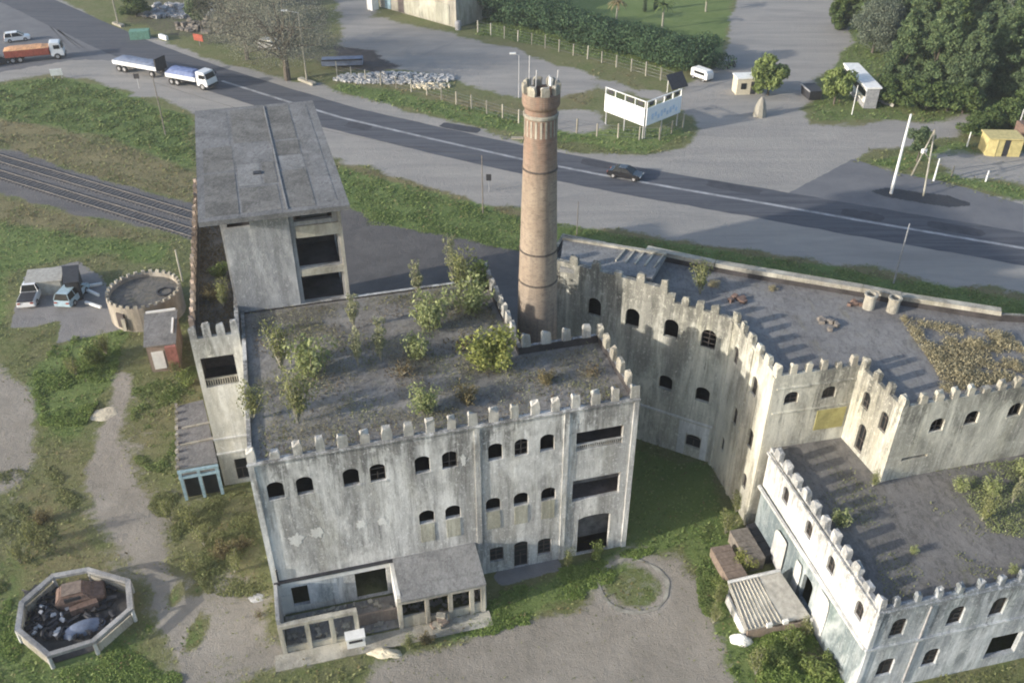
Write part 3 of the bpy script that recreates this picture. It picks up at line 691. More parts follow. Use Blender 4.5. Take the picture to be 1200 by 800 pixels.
for u0, u1, h in ((0.3, 1.6, .55), (1.9, 3.1, .5), (3.4, 4.6, .35), (7.7, 9.15, 1.1), (9.45, 10.65, .7), (10.95, 12.05, .8), (12.35, 12.8, 1.0)):
    MB().box(((u0+u1)/2, -3.02, h/2), (u1-u0, 0.16, h), 0, .02).build('low_wall', AX, annex)
MB().box((6.2, -2.2, 0.55), (2.5, 0.15, 1.1), 0, .02).build('brick_panel', M['pinkwall'], annex)
b = MB(); b.add([(7.65,-3.3,2.75),(13.15,-3.3,2.75),(13.15,-0.02,3.15),(7.65,-0.02,3.15),(7.65,-3.3,2.9),(13.15,-3.3,2.9),(13.15,-0.02,3.3),(7.65,-0.02,3.3)], [(3,2,1,0),(4,5,6,7),(0,1,5,4),(1,2,6,5),(2,3,7,6),(3,0,4,7)])
b.build('roof', M['slab3'], annex)
MB().box((13.1, -1.6, 1.35), (0.22, 2.6, 2.7), 0, .01).build('side_wall', M['white'], annex)
MB().box((10.4, -0.9, 1.2), (5.2, 0.12, 2.4)).build('inner_wall', M['insidebrown'], annex)
MB().box((6.4, -3.75, 0.06), (13.8, 1.2, 0.12), 0, .03).build('kerb_slab', M['coping'], annex)
MB().box((3.9, -1.6, 0.05), (7.2, 2.7, 0.10), 0, .01).build('floor_slab', M['roofA'], annex)
for u0, u1 in ((.4, 7.3), (7.8, 12.9)):
    b = MB()
    for k in range(70): b.box((random.uniform(u0, u1), random.uniform(-2.8, -.4), .12+random.uniform(0, .12)), (random.uniform(.1,.45), random.uniform(.08,.3), random.uniform(.05,.2)), random.uniform(0,3), .04)
    tag(b.build('rubble', M['coping'], annex), kind='stuff')
dup_pipe = MB().cyl((0.35, -0.12, 3.0), (0.35, -0.12, 4.4), 0.05); dup_pipe.build('pipe', M['dark'], annex)

# ---------------------------------------------------------------- LEFT WING
wing = empty('narrow_wing', la(-3.35, 13.5), AZA, 'narrow tall wing with a balcony opening beside the slab-roofed tower', 'building')
PW = [(0,0),(3.25,0),(3.25,25),(0,25)]
block(wing, PW, 0, 13.5, 12.6, 0.28, [M['wingwhite'], M['facade'], M['facade'], M['pinkwall']],
      {0: [(0.35, 2.6, 9.3, 11.85, 0, None, False), (1.05, 1.95, 0.35, 2.4, 0, 'glazed', False)]}, None, M['roofD'], (4.4, 9.2))
MB().box((1.6, 2.6, 10.6), (2.7, 0.15, 2.9)).build('inner_wall', M['insidebrown'], wing)
b = MB()
for i in range(13): b.cyl((0.5+i*0.165, 0.2, 9.3), (0.5+i*0.165, 0.2, 9.85), 0.05, n=6)
b.box((1.48, 0.2, 9.9), (2.25, 0.16, 0.1)); b.build('balustrade', M['coping'], wing)
for zz in (4.6, 3.2): MB().box((1.62, -0.06, zz), (3.3, 0.14, 0.12), 0, .01).build('string_course', M['white'], wing)
MB().box((1.62, -0.02, 1.9), (3.26, 0.05, 3.6)).build('white_base', M['white'], wing) if False else None
merlons(wing, (0, 0), (3.25, 0), 13.5, 4, 0.5, 1.0, 0.34, M['facade'])
merlons(wing, (0, 24.5), (0, 1.2), 13.5, 19, 0.62, 0.8, 0.34, M['pinkwall'])
MB().box((0.2, 12.5, 13.56), (0.5, 24.6, 0.1), 0, .02).build('coping_left', M['pinkwall'], wing) if False else None

# ---------------------------------------------------------------- SLAB TOWER
tower = empty('slab_roof_tower', la(0, 17.3), AZA, 'open concrete tower under a large flat panelled roof slab', 'building')
PT = [(-0.25,0),(7.8,0),(7.8,17.5),(-0.25,17.5)]
TC = M['concrete']
opsT = [(0.45, 2.0, 19.3, 20.05, 0, None, False), (4.9, 7.55, 19.45, 20.2, 0, None, False), (4.85, 7.75, 15.75, 18.2, 0, None, False), (4.85, 7.75, 12.9, 15.1, 0, None, False)]
opsT = [(a, b2, c2, d2, e, f, g) for a, b2, c2, d2, e, f, g in opsT]
opsR = [(1+3.2*k, 3.4+3.2*k, z, z+2.3, 0, None, False) for k in range(5) for z in (3.5, 8.0, 12.6, 15.8)] + [(0.6, 16.9, 19.0, 20.2, 0, None, False)]
block(tower, PT, 0, 20.4, None, 0.35, TC, {0: opsT, 1: opsR, 3: [(0.8, 16.5, 19.0, 20.2, 0, None, False)]}, None, None, (4.4, 8.4, 12.6, 15.55, 18.7))
MB().box((2.1, -0.10, 16.2), (4.4, 0.2, 6.9)).build('front_panel', M['panel'], tower)
MB().box((3.0, -0.13, 19.85), (2.6, 0.18, 0.8)).build('front_panel_head', M['white'], tower)
MB().box((6.2, -0.06, 15.42), (3.0, 0.25, 0.5)).build('ledge', M['coping'], tower)
MB().box((6.2, -0.06, 18.7), (3.0, 0.25, 0.9), 0, .02).build('spandrel', M['coping'], tower)
MB().box((7.78, -0.08, 16.4), (0.22, 0.3, 7.6)).build('corner_post', M['coping'], tower)
MB().box((6.1, 2.0, 19.4), (1.9, 1.6, 1.0)).build('tank', M['coping'], tower)
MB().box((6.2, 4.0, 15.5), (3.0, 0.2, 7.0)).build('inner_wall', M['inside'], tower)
slabpts = [(-1.45,-1.5),(8.5,-1.5),(7.75,18.9),(-1.9,19.0)]
slab = MB().prism(slabpts, 20.65, 21.0).build('roof', M['slab'], tower)
def bil(s_, t_):
    a, b2, c2, d2 = [Vector(p) for p in slabpts]; return (a*(1-s_)+b2*s_)*(1-t_)+(d2*(1-s_)+c2*s_)*t_
for s0, s1, t0, t1, m in ((.05,.27,.03,.36,'slab2'),(.05,.27,.38,.60,'slab2'),(.05,.26,.62,.97,'slab'),(.29,.55,.03,.22,'slab2'),(.29,.45,.24,.42,'slab3'),(.47,.56,.24,.42,'slab2'),(.29,.57,.44,.60,'slab'),(.29,.57,.62,.97,'slab2'),
                      (.60,.78,.03,.33,'slab2'),(.60,.78,.35,.46,'slab3'),(.60,.78,.47,.60,'slab2'),(.60,.78,.62,.97,'slab2'),(.81,.93,.05,.97,'slab')):
    MB().prism([bil(s0, t0), bil(s1, t0), bil(s1, t1), bil(s0, t1)], 20.99, 21.008+random.uniform(0, .012)).build('roof_panel', M[m], slab)
a, c2 = bil(.585, .02), bil(.575, .98); MB().prism([(a.x-.05, a.y), (a.x+.05, a.y), (c2.x+.05, c2.y), (c2.x-.05, c2.y)], 20.98, 21.07).build('roof_rib', M['slab3'], slab)
MB().prism([bil(.40, .32), bil(.46, .32), bil(.46, .345), bil(.40, .345)], 21.0, 21.08).build('hatch', M['dark'], slab)

# ---------------------------------------------------------------- CHIMNEY
def brickmat():
    t = NT('chimney_brick')
    zz = t.sepz()[2]
    n1 = t.noise(t.pos((1, 1, 0.6)), 0.6, 5, 0.65); n2 = t.noise(t.pos((2, 2, 8)), 1.2, 4, 0.7); n3 = t.noise(t.pos((1, 1, 2)), 2.6, 6, 0.75)
    c = t.mix(t.ramp(n1, 0.35, 0.65), (0.245, 0.195, 0.152), (0.31, 0.258, 0.205))
    up = t.math('MULTIPLY', t.ramp(zz, 22.5, 25.0), t.ramp(n1, 0.25, 0.6))
    c = t.mix(up, c, (0.21, 0.125, 0.095))
    c = t.mix(t.ramp(n2, 0.5, 0.74, 0, 0.6), c, (0.34, 0.28, 0.22)); c = t.mix(t.ramp(n3, 0.48, 0.66, 0, 0.8), c, (0.13, 0.10, 0.085)); n5 = t.noise(t.pos((2.2, 2.2, .15)), 1.2, 5, .7); c = t.mix(t.ramp(n5, 0.48, 0.68, 0, 0.7), c, (0.15, 0.125, 0.105))
    w = t.n('ShaderNodeTexWave', wave_type='BANDS', bands_direction='Z'); t.t.links.new(t.pos(), w.inputs[0]); w.inputs['Scale'].default_value = 2.6; w.inputs['Distortion'].default_value = 0.3
    c = t.mix(t.ramp(w.outputs['Fac'], 0.75, 1.0, 0, 0.18), c, (0.44, 0.40, 0.34))
    return t.out(c, 0.92, t.math('ADD', n3, w.outputs['Fac']), 0.4, 0.03, spec=0.15)
M['brick'] = brickmat()
chim = empty('brick_chimney', (1.85, 57.6, 0), 0, 'tall round brick chimney with a small battlemented crown', 'chimney')
def rad(z): return 1.78 - (1.78-1.02)*z/28.3
MB().lathe([(rad(z), z) for z in np.linspace(0, 27.9, 30)], 40).build('shaft', M['brick'], chim, smooth=True)
for z in (8.0, 15.25, 17.7, 23.8): MB().lathe([(rad(z)+.005, z-.07), (rad(z)+.05, z-.05), (rad(z)+.05, z+.05), (rad(z)+.005, z+.07)], 40).build('iron_band', M['frame'], chim)
MB().lathe([(rad(27.3), 27.3), (rad(27.3)+.10, 27.4), (rad(27.3)+.10, 27.55), (rad(27.3)+.02, 27.6)], 40).build('moulding', M['coping'], chim)
cr = MB(); cr.lathe([(1.0, 27.85), (1.16, 28.05), (1.22, 28.2), (1.22, 28.95), (0.98, 28.95), (0.98, 28.0), (0.78, 27.6), (0.78, 24.0)], 40)
cr.build('crown', M['brick'], chim)
mm = merlon_mesh(0.52, 0.58, 0.26, M['coping'], 1)
for i in range(8):
    t_ = 2*PI*(i+.25)/8; ob('merlon', mm, chim, (1.085*math.cos(t_), 1.085*math.sin(t_), 28.94), t_+PI/2)
for i in range(20):
    t_ = 2*PI*i/20; MB().box((1.04*math.cos(t_), 1.04*math.sin(t_), 26.7), (0.08, 0.13, 1.1), t_).build('corbel', M['coping'], chim)
MB().box((-1.5, -0.2, 25.9), (0.8, 0.25, 0.09)).build('bracket', M['coping'], chim)
MB().cyl((-0.75, 0.6, 28.5), (-0.75, 0.6, 31.0), 0.05, 0.03).build('lightning_rod', M['galv'], chim)
for x, y, h in ((-.35,.5,.9),(.45,.2,.7),(1.0,.3,1.0)): MB().cyl((x, y, 28.6), (x+.05, y, 29.2+h), 0.04).build('antenna', M['galv'], chim)
MB().box((0.55, -0.1, 29.6), (0.12, 0.3, 0.5), 0.3, .03).build('antenna_panel', M['whitepaint'], chim)

# ---------------------------------------------------------------- TALL WING of the castle (ochre), with the courtyard faces
tall = empty('ochre_wing', (0, 0, 0), 0, 'tall ochre battlemented wing whose flat grey roof runs along the highway verge', 'building')
TP = [(17.0,48.1),(22.75,49.35),(24.05,44.95),(34.5,47.6),(39.5,49.2),(37.6,55.3),(34.6,55.6),(28.2,57.7),(25.8,58.8),(18.3,61.4),(15.6,62.4),(10.6,64.6),(4.1,67.3),(2.3,61.9),(15.45,54.85)]
def olen(i): a, b = TP[i], TP[(i+1) % len(TP)]; return math.hypot(b[0]-a[0], b[1]-a[1])
opsTall = {}
opsTall[0] = [(0.9, 1.9, 11.1, 12.1, .4, 'glazed', False), (3.6, 4.6, 11.1, 12.1, .4, 'glazed', False)]
opsTall[1] = [(1.0, 1.75, 11.0, 12.3, .35, 'glazed', False), (3.0, 3.75, 10.7, 12.2, .35, 'glazed', False), (1.4, 2.2, 7.7, 9.9, .4, 'glazed', False)]
opsTall[2] = [(2.5, 3.5, 11.0, 12.1, .4, 'bars', True), (5.0, 6.0, 11.1, 12.2, .4, 'bars', True), (1.1, 3.0, 8.9, 9.15, 0, None, False), (8.2, 9.2, 11.1, 12.2, .4, 'bars', True)]
L13 = olen(13); L14 = olen(14)
opsTall[13] = [(L13-11.0+d, L13-9.9+d, 10.5, 12.1, .5, 'bars' if d > 7 else None, False) for d in (0, 3.1, 6.15, 9.0)] + [(L13-4.8, L13-3.7, 5.7, 7.0, .4, None, False), (L13-1.85, L13-.75, 5.6, 6.95, .4, None, False), (L13-2.1, L13-.9, 1.0, 2.2, .3, 'glazed', True)]
opsTall[14] = [(1.0, 1.7, 10.5, 12.0, .3, 'glazed', False), (4.1, 4.85, 10.2, 11.7, .3, 'glazed', False), (2.35, 2.95, 6.1, 7.6, .25, 'glazed', False), (4.85, 5.6, 6.1, 7.7, .3, 'glazed', False), (1.3, 1.8, 2.6, 3.9, .25, 'glazed', False), (5.2, 5.8, 2.5, 3.8, .3, 'glazed', False)]
mt = [M['yellow']]*len(TP)
block(tall, TP, 0, 13.55, 13.0, 0.28, mt, opsTall, None, M['roofC'], (4.4, 8.8))
def mer_edge(parent, P, i, z, n, w, h, t, m, a=0.0, b=0.0, skip=()):
    p, q = Vector(P[i]), Vector(P[(i+1) % len(P)]); d = (q-p).normalized(); p2 = p+d*a; q2 = q-d*b
    merlons(parent, tuple(p2), tuple(q2), z, n, w, h, t, m, skip=skip)
CP = M['coping']
mer_edge(tall, TP, 14, 13.55, 6, 0.6, 0.68, 0.36, M['yellow'], 0.0, 0.0)
mer_edge(tall, TP, 0, 13.55, 5, 0.42, 0.7, 0.36, CP, 1.0, 0.2)
mer_edge(tall, TP, 1, 13.55, 4, 0.55, 0.68, 0.36, M['yellow'], 0.0, 0.0)
mer_edge(tall, TP, 2, 13.55, 9, 0.5, 0.7, 0.36, CP, 1.2, 0.1)
mer_edge(tall, TP, 13, 13.55, 4, 0.6, 0.68, 0.36, M['yellow'], L13-4.9, 1.0)
# low thick parapet along the highway side, two roof cowls
for i in (6, 7, 8, 9, 10):
    p, q = Vector(TP[i]), Vector(TP[i+1]); c = (p+q)/2; d = q-p
    MB().box((c.x, c.y, 13.62), (d.length-0.02, 0.62, 0.34), math.atan2(d.y, d.x), 0.03).build('highway_parapet', CP, tall)
for q in ((1018, 352), (1046, 356)):
    p = at(q[0], q[1]+6, 13.2); b = MB(); b.lathe([(.42, 12.9), (.40, 14.0), (.48, 14.05), (.48, 14.2), (.33, 14.2), (.33, 13.2)], 20, (p[0], p[1])); b.build('roof_vent', CP, tall)
# turret standing proud on the back wall
p = Vector(TP[13]); q = Vector(TP[14]); d = (q-p).normalized(); az13 = math.atan2(d.y, d.x); nn = Vector((d.y, -d.x))
c = p+d*((L13-4.9)/2+.2)-nn*0.2
MB().box((c.x, c.y, 14.0), (L13-5.3, 0.40, 1.0), az13, .01).build('raised_wall_head', M['yellow'], tall)
merlons(tall, tuple(p+d*.5), tuple(p+d*(L13-4.9)), 14.49, 6, 0.6, 0.7, 0.36, M['yellow'])
# pilasters, drain strips and the string course of the courtyard faces
p14 = Vector(TP[14]); d14 = (Vector(TP[0])-p14).normalized(); n14 = Vector((d14.y, -d14.x)); az14 = math.atan2(d14.y, d14.x)
for u, w, m in ((0.18, .34, 'yellow'), (3.55, .3, 'yellow'), (L14-.2, .36, 'yellow')):
    c = p14+d14*u+n14*.05; MB().box((c.x, c.y, 6.7), (w, .12, 13.4), az14).build('pilaster', M[m], tall)
c = p14+d14*(-0.0)+n14*.02
d0 = (Vector(TP[1])-Vector(TP[0])).normalized(); n0 = Vector((d0.y, -d0.x)); az0 = math.atan2(d0.y, d0.x)
for zz, h in ((12.5, .1), (10.45, .12)):
    c = Vector(TP[0])+d0*3.0+n0*.04; MB().box((c.x, c.y, zz), (5.6, .10, h), az0).build('string_course', M['yellow'], tall)
M['mustard'] = simple('mustard_panel', (0.34, 0.31, 0.13), 0.9, 0.25, 1.5)
c = Vector(TP[0])+d0*4.6+n0*.02; MB().box((c.x, c.y, 9.3), (2.1, .06, 1.7), az0).build('ochre_panel', M['mustard'], tall)
c = p+d*(L13-1.45)+nn*.05
MB().box((c.x, c.y, 1.7), (2.7, .12, 3.4), az13).build('white_door_surround', M['white'], tall) if False else None
b = MB(); c = p+d*(L13-3.4)+nn*.03; b.box((c.x, c.y, 3.55), (6.4, .08, .16), az13); b.build('string_course', M['white'], tall)
for ua, ub, za, zb in ((L13-2.75, L13-.35, 2.25, 3.3), (L13-2.75, L13-2.15, .05, 2.25), (L13-.85, L13-.35, .05, 2.25)):
    c = p+d*((ua+ub)/2)+nn*.015; MB().box((c.x, c.y, (za+zb)/2), (ub-ua, .05, zb-za-.004), az13).build('white_door_surround', M['white'], tall)
# raised pale roof deck behind the back wall
deck = [at(660,279,14.1)[:2], at(781,298,14.1)[:2], at(764,326,14.1)[:2], at(656,314,14.1)[:2]][::-1]
MB().prism(deck, 13.75, 14.1).build('roof_deck', M['slab3'], tall)
da, db = Vector(at(660,279,14.2)[:2]), Vector(at(781,298,14.2)[:2]); dd = db-da
MB().box(((da.x+db.x)/2, (da.y+db.y)/2, 14.2), (dd.length, .3, .25), math.atan2(dd.y, dd.x), .03).build('deck_kerb', CP, tall)
for k in range(5):
    a = da+dd*(.55+.09*k); MB().box((a.x, a.y-1.2, 14.18), (.12, 2.0, .10), math.atan2(dd.y, dd.x)-.15, .02).build('deck_batten', CP, tall)

# ---------------------------------------------------------------- LOW WING of the castle
AZC = R(13.3); OC = (20.4, 34.1)
def lc(u, v, z=0.0): return (OC[0]+u*math.cos(AZC)-v*math.sin(AZC), OC[1]+u*math.sin(AZC)+v*math.cos(AZC), z)
low = empty('white_low_wing', (*OC, 0), AZC, 'lower whitewashed battlemented wing with a ledge and arched windows at the right', 'building')
PL = [(0,0),(24,0),(24,14.5),(0.2,13.9)]
ZL = 4.45
fw = lambda us, z0, z1, r, st: [(a, b2, z0, z1, r, st, True) for a, b2 in us]
upF = fw([(1.2,2.15),(4.9,5.9),(7.7,8.7),(10.8,11.8),(14,15),(17,18),(20,21)], 5.15, 6.75, .4, 'glazed')
loF = fw([(1.25,2.3),(4.3,5.3)], 1.5, 3.1, .35, 'glazed') + fw([(8.8,11.0)], 0.9, 2.9, 0, None) + fw([(14,15)], 1.5, 3.1, .35, 'glazed')
upL = [(13.9-v-.38, 13.9-v+.38, z, z+1.3, .38, 'glazed', False) for v, z in ((1.5,5.5),(4.9,5.6),(7.8,5.7),(11.0,5.6))]
loL = [(13.9-7.1, 13.9-5.9, 0.8, 3.2, .3, None, False)]
wallM = {0: M['bluewhite'], 1: M['white'], 2: M['white'], 3: M['white']}; wallL = {0: M['bluewhite'], 1: M['teal'], 2: M['teal'], 3: M['teal']}
ins = inset(PL, .28)
for i in (0, 1, 3):
    for z0, z1, ops, mm_ in ((0, ZL, {0: loF, 3: loL}, wallL), (ZL, 7.95, {0: upF, 3: upL}, wallM)):
        o = ops.get(i, []); W, ln, az = wall_part(low, PL[i], PL[(i+1) % 4], ins[i], ins[(i+1) % 4], z0, z1, .28, o, mm_[i])
        for op in o:
            if op[5]: window_part(low, WF(W, az), op, op[5])
            if op[6]: sills(low, WF(W, az), op, mm_[i])
MB().prism([(.2, .2), (23.8, .2), (23.8, 16.0), (7.0, 16.0), (.5, 14.5)], 7.05, 7.35).build('roof', M['roofC2'], low)
MB().prism(inset(PL, .2), 4.1, 4.35).build('floor', M['inside'], low)
MB().box((12.0, -.06, ZL), (24.2, .16, .18), 0, .01).build('ledge', M['bluewhite'], low)
MB().box((-.07, 7.0, ZL), (.18, 13.8, .18), 0, .01).build('ledge', M['white'], low)
MB().box((-.07, 6.9, 7.72), (.14, 13.6, .14), 0, .01).build('cornice', M['white'], low)
MB().box((12, -.06, 7.72), (24.1, .14, .12), 0, .01).build('cornice', M['bluewhite'], low)
merlons(low, (0, 13.0), (0, 0), 7.95, 11, 0.62, 0.75, 0.40, M['white'])
merlons(low, (0.9, 0), (24, 0), 7.95, 18, 0.34, 0.62, 0.34, M['bluewhite'])
for u in (0.15,): MB().box((u, -.04, 3.9), (.3, .09, 7.6)).build('pilaster', M['bluewhite'], low)
for u in (3.4, 13.0): MB().box((u, -.05, 3.9), (.1, .1, 7.0)).build('drain_pipe', M['grey'], low)
blotch_pts = [(10.2, 1.9, 1.7, 3.0), (7.7, 2.0, .8, 3.0), (4.6, 2.1, 1.4, 3.6)]
for v, z, w, h in blotch_pts:
    n = 26; pts = []
    for i in range(n):
        t_ = 2*PI*i/n; kx = abs(math.cos(t_))**.35*(1 if math.cos(t_) > 0 else -1); kz = abs(math.sin(t_))**.35*(1 if math.sin(t_) > 0 else -1); pts.append((v-w/2*kx*random.uniform(.88, 1.05), max(.05, z+h/2*kz*random.uniform(.9, 1.04))))
    b = MB(); b.add([(-.012, y, z_) for y, z_ in pts], [tuple(range(n))]); b.build('plaster_patch', M['white'], low)

# ---------------------------------------------------------------- HUT with ribbed roof against the low wing
hut = empty('ribbed_roof_hut', at(900,725), AZC, 'small hut with a ribbed grey roof under the white wing wall', 'hut')
def loc_in(e, p):
    c, s = math.cos(e.rotation_euler.z), math.sin(e.rotation_euler.z); dx, dy = p[0]-e.location.x, p[1]-e.location.y
    return (dx*c+dy*s, -dx*s+dy*c, p[2] if len(p) > 2 else 0)
def lquad(e, px, zs): return [loc_in(e, at(x, y, z)) for (x, y), z in zip(px, zs)]
q = lquad(hut, [(874,738),(950,722),(914,669),(853,683)], (.95,1.25,2.2,1.75))
MB().hexa([(x, y, z-.10) for x, y, z in q], q).build('roof', M['asb'], hut)
A_, B_, C_, D_ = [Vector(p) for p in q]
for k in range(9):
    f0 = .03+.065*k; a = A_+(B_-A_)*f0; c = D_+(C_-D_)*f0
    MB().cyl(a+Vector((0,0,.035)), c+Vector((0,0,.035)), .055, n=6).build('roof_rib', M['coping'], hut)
MB().cyl(D_+Vector((0,0,.1)), C_+Vector((0,0,.1)), .12, n=6).build('ridge_tile', M['white'], hut)
low4 = [(x*.97, y*.97, 0) for x, y, z in q]
for i in range(4):
    a, c = Vector(low4[i]), Vector(low4[(i+1) % 4]); dd = c-a; m_ = (a+c)/2
    hw = min(q[i][2], q[(i+1) % 4][2])-.12
    MB().box((m_.x, m_.y, hw/2), (dd.length-.16, .15, hw), math.atan2(dd.y, dd.x)).build('wall', M['pinkwall'] if i == 0 else M['white'], hut)
for f0 in (.35, .6): 
    a = A_+(B_-A_)*f0; MB().box((a.x, a.y-.05, a.z+.1), (.35, .2, .3)).build('roof_block', M['whitepaint'], hut)

# ---------------------------------------------------------------- vehicles
def wheel_mesh(r, w):
    key = ('wheel', r, w)
    if key not in MER:
        b = MB(); b.cyl((0, -w/2, 0), (0, w/2, 0), r, n=16); b.cur = 1; b.cyl((0, -w/2-.012, 0), (0, w/2+.012, 0), r*.55, n=10)
        MER[key] = b.mesh('wheel', [M['tyre'], M['grey']])
    return MER[key]
def add_wheels(t, xs, y, r, w=.22):
    for x in xs:
        for s in (-1, 1): ob('wheel', wheel_mesh(r, w), t, (x, s*y, r))
def loft(prof, W, side=0.0, z_in=None):
    """closed side profile (x, z) extruded across the width, narrowed towards the roof"""
    b = MB(); n = len(prof); zmax = max(p[1] for p in prof)
    def yw(z): return W/2-(side*max(0, (z-(z_in or 0))/(zmax-(z_in or 0)+1e-6)))
    vs = [(x, -yw(z), z) for x, z in prof]+[(x, yw(z), z) for x, z in prof]
    b.add(vs, [tuple(range(n)), tuple(range(2*n-1, n-1, -1))]+[(i, i+n, (i+1) % n+n, (i+1) % n) for i in range(n)]); return b
def bevelled(me, w=.05, seg=2):
    bm = bmesh.new(); bm.from_mesh(me); bmesh.ops.bevel(bm, geom=list(bm.edges), offset=w, segments=seg, affect='EDGES', clamp_overlap=True); bm.to_mesh(me); bm.free(); return me
def car(loc, az, paint, label, Lg=4.3, W=1.72, style='sedan', name='parked_car', group=None):
    t = empty(name, loc, az, label, 'car', group); h = Lg/2
    body = loft([(-h,.35),(-h+.05,.75),(-h+.25,.92),(-.9,.95),(.9,.92),(h-.2,.78),(h,.6),(h,.32),(h-.1,.25),(-h+.1,.25)], W, .05, .6)
    me = body.mesh('body', paint); bevelled(me, .06); ob('body', me, t)
    if style == 'sedan': cab = [(-1.55,.9),(-.95,1.36),(.25,1.42),(1.15,.9)]
    elif style == 'wagon': cab = [(-h+.15,.9),(-h+.35,1.5),(.3,1.52),(1.2,.9)]
    else: cab = [(-.2,.9),(.0,1.55),(.9,1.55),(1.45,.9)]
    ob('cabin_glass', bevelled(loft(cab, W-.1, .22, .9).mesh('cabin_glass', M['glass']), .04), t)
    roof = [(cab[1][0]+.05, cab[1][1]-.02), (cab[2][0]-.03, cab[2][1]-.02), (cab[2][0]-.12, cab[2][1]+.035), (cab[1][0]+.14, cab[1][1]+.035)]
    ob('roof', bevelled(loft(roof, W-.5).mesh('roof', paint), .02), t)
    for x0, z0, x1, z1 in ((cab[0][0], .9, cab[1][0], cab[1][1]), (cab[3][0], .9, cab[2][0], cab[2][1]), ((cab[1][0]+cab[2][0])/2, .9, (cab[1][0]+cab[2][0])/2, cab[1][1])):
        for s in (-1, 1): MB().cyl((x0, s*(W/2-.04), z0), (x1, s*(W/2-.25), z1), .035, n=5).build('pillar', paint, t)
    if style == 'pickup':
        MB().box((-1.2, 0, .93), (1.8, W-.25, .06)).build('cargo_bed', M['dark'], t)
    for s in (-1, 1):
        MB().box((h-.02, s*.6, .64), (.08, .32, .16)).build('headlight', M['galv'], t)
        MB().box((-h+.03, s*.6, .72), (.08, .28, .14)).build('tail_light', M['carred'], t)
    add_wheels(t, (-h+.85, h-.8), W/2-.1, .32)
    return t
def azpx(a, b): p, q = at(*a), at(*b); return math.atan2(q[1]-p[1], q[0]-p[0])
RAZ = azpx((613,187), (800,222))
def mid(a, b): p, q = at(*a), at(*b); return ((p[0]+q[0])/2, (p[1]+q[1])/2, 0.0)
c = mid((712,206), (753,210)); car((c[0], c[1], .01), RAZ, M['carblack'], 'black saloon car driving along the highway right of the chimney', 4.3)
c = mid((6,50), (36,46)); car((c[0], c[1], .01), azpx((6,52), (40,48)), M['carwhite'], 'white car above the red truck at the left edge of the highway', 4.1, style='wagon')
c = at(-2, 76); car((c[0], c[1], .01), azpx((-20,80), (16,72)), M['dark'], 'dark car cut off by the left edge behind the red truck', 4.2)
c = at(38, 350); car((c[0], c[1], 0.01), azpx((46,326), (32,356))+PI, M['carwhite'], 'white pickup on the outer end of the concrete pad', 4.2, style='pickup')
c = at(86, 350); car((c[0], c[1], 0.01), azpx((100,334), (74,362))+PI, M['carblue'], 'pale blue estate car parked beside the round tower', 4.0, style='wagon')

def truck_cab(t, x, paint, W=2.4, hh=2.7):
    prof = [(x-1.0,.7),(x-1.0,hh-.05),(x-.8,hh),(x+.55,hh-.1),(x+.85,1.75),(x+1.0,1.3),(x+1.05,.6),(x-.9,.55)]
    cabo = ob('cab', bevelled(loft(prof, W, .12, 1.4).mesh('cab', paint), .07), t)
    MB().hexa([(x+.83, -W/2+.2, 1.68), (x+.95, -W/2+.2, 1.68), (x+.95, W/2-.2, 1.68), (x+.83, W/2-.2, 1.68)],
              [(x+.58, -W/2+.28, hh-.3), (x+.68, -W/2+.28, hh-.3), (x+.68, W/2-.28, hh-.3), (x+.58, W/2-.28, hh-.3)]).build('windscreen', M['glass'], cabo)
    for s in (-1, 1): MB().box((x+.05, s*(W/2-.035), 2.0), (.9, .06, .6)).build('side_window', M['glass'], cabo)
    MB().box((x+1.04, 0, .65), (.16, W-.1, .35)).build('bumper', M['dark'], cabo)
    for s in (-1, 1): MB().box((x+.8, s*(W/2+.12), 2.1), (.1, .14, .4)).build('mirror', M['dark'], cabo)
def cargo(t, x0, x1, W, zf, zt, sidepaint, tarp, hump=.35):
    MB().box(((x0+x1)/2, 0, zf-.12), (x1-x0, .9, .24)).build('chassis', M['dark'], t)
    for s in (-1, 1): MB().box(((x0+x1)/2, s*(W/2-.03), (zf+zt)/2), (x1-x0, .06, zt-zf)).build('side_board', sidepaint, t)
    for x in (x0+.03, x1-.03): MB().box((x, 0, (zf+zt)/2), (.06, W-.13, zt-zf)).build('end_board', sidepaint, t)
    b = MB(); n = 14; m = 7; vs = []
    for i in range(n+1):
        for j in range(m+1):
            x = x0-.03+(x1-x0+.06)*i/n; y = -W/2-.02+(W+.04)*j/m
            e = min(1, min(i, n-i)/1.5)*math.sin(PI*j/m)**.5
            vs.append((x, y, zt+.03+hump*e+random.uniform(-.04, .06)*(e > 0)))
    b.add(vs, [(i*(m+1)+j, (i+1)*(m+1)+j, (i+1)*(m+1)+j+1, i*(m+1)+j+1) for i in range(n) for j in range(m)]); b.build('tarpaulin', tarp, t)
    MB().box(((x0+x1)/2, 0, zt-.05), (x1-x0-.2, W-.2, .1)).build('load_bed', M['dark'], t)
taz = azpx((140,88), (250,108))
p = at(226, 100); tr = empty('grain_truck', (p[0], p[1], .01), taz, 'white-cabbed truck with a blue tarpaulin towing a trailer along the highway', 'truck')
truck_cab(tr, 2.9, M['carwhite']); cargo(tr, -3.9, 1.75, 2.5, 1.15, 1.75, M['carwhite'], M['tarpblue'], .75); add_wheels(tr, (-3.0, -1.9, 2.9), 1.05, .5, .3)
MB().box((-.9, 0, .85), (7.6, .8, .3)).build('frame', M['dark'], tr)
p = at(166, 85); tl = empty('grain_trailer', (p[0], p[1], .01), taz, 'white-sided trailer under a grey tarpaulin behind the blue-covered truck', 'trailer')
cargo(tl, -4.4, 4.3, 2.5, 1.15, 1.75, M['carwhite'], M['tarpgrey'], .4); add_wheels(tl, (-3.4, -2.3, 3.2), 1.05, .5, .3)
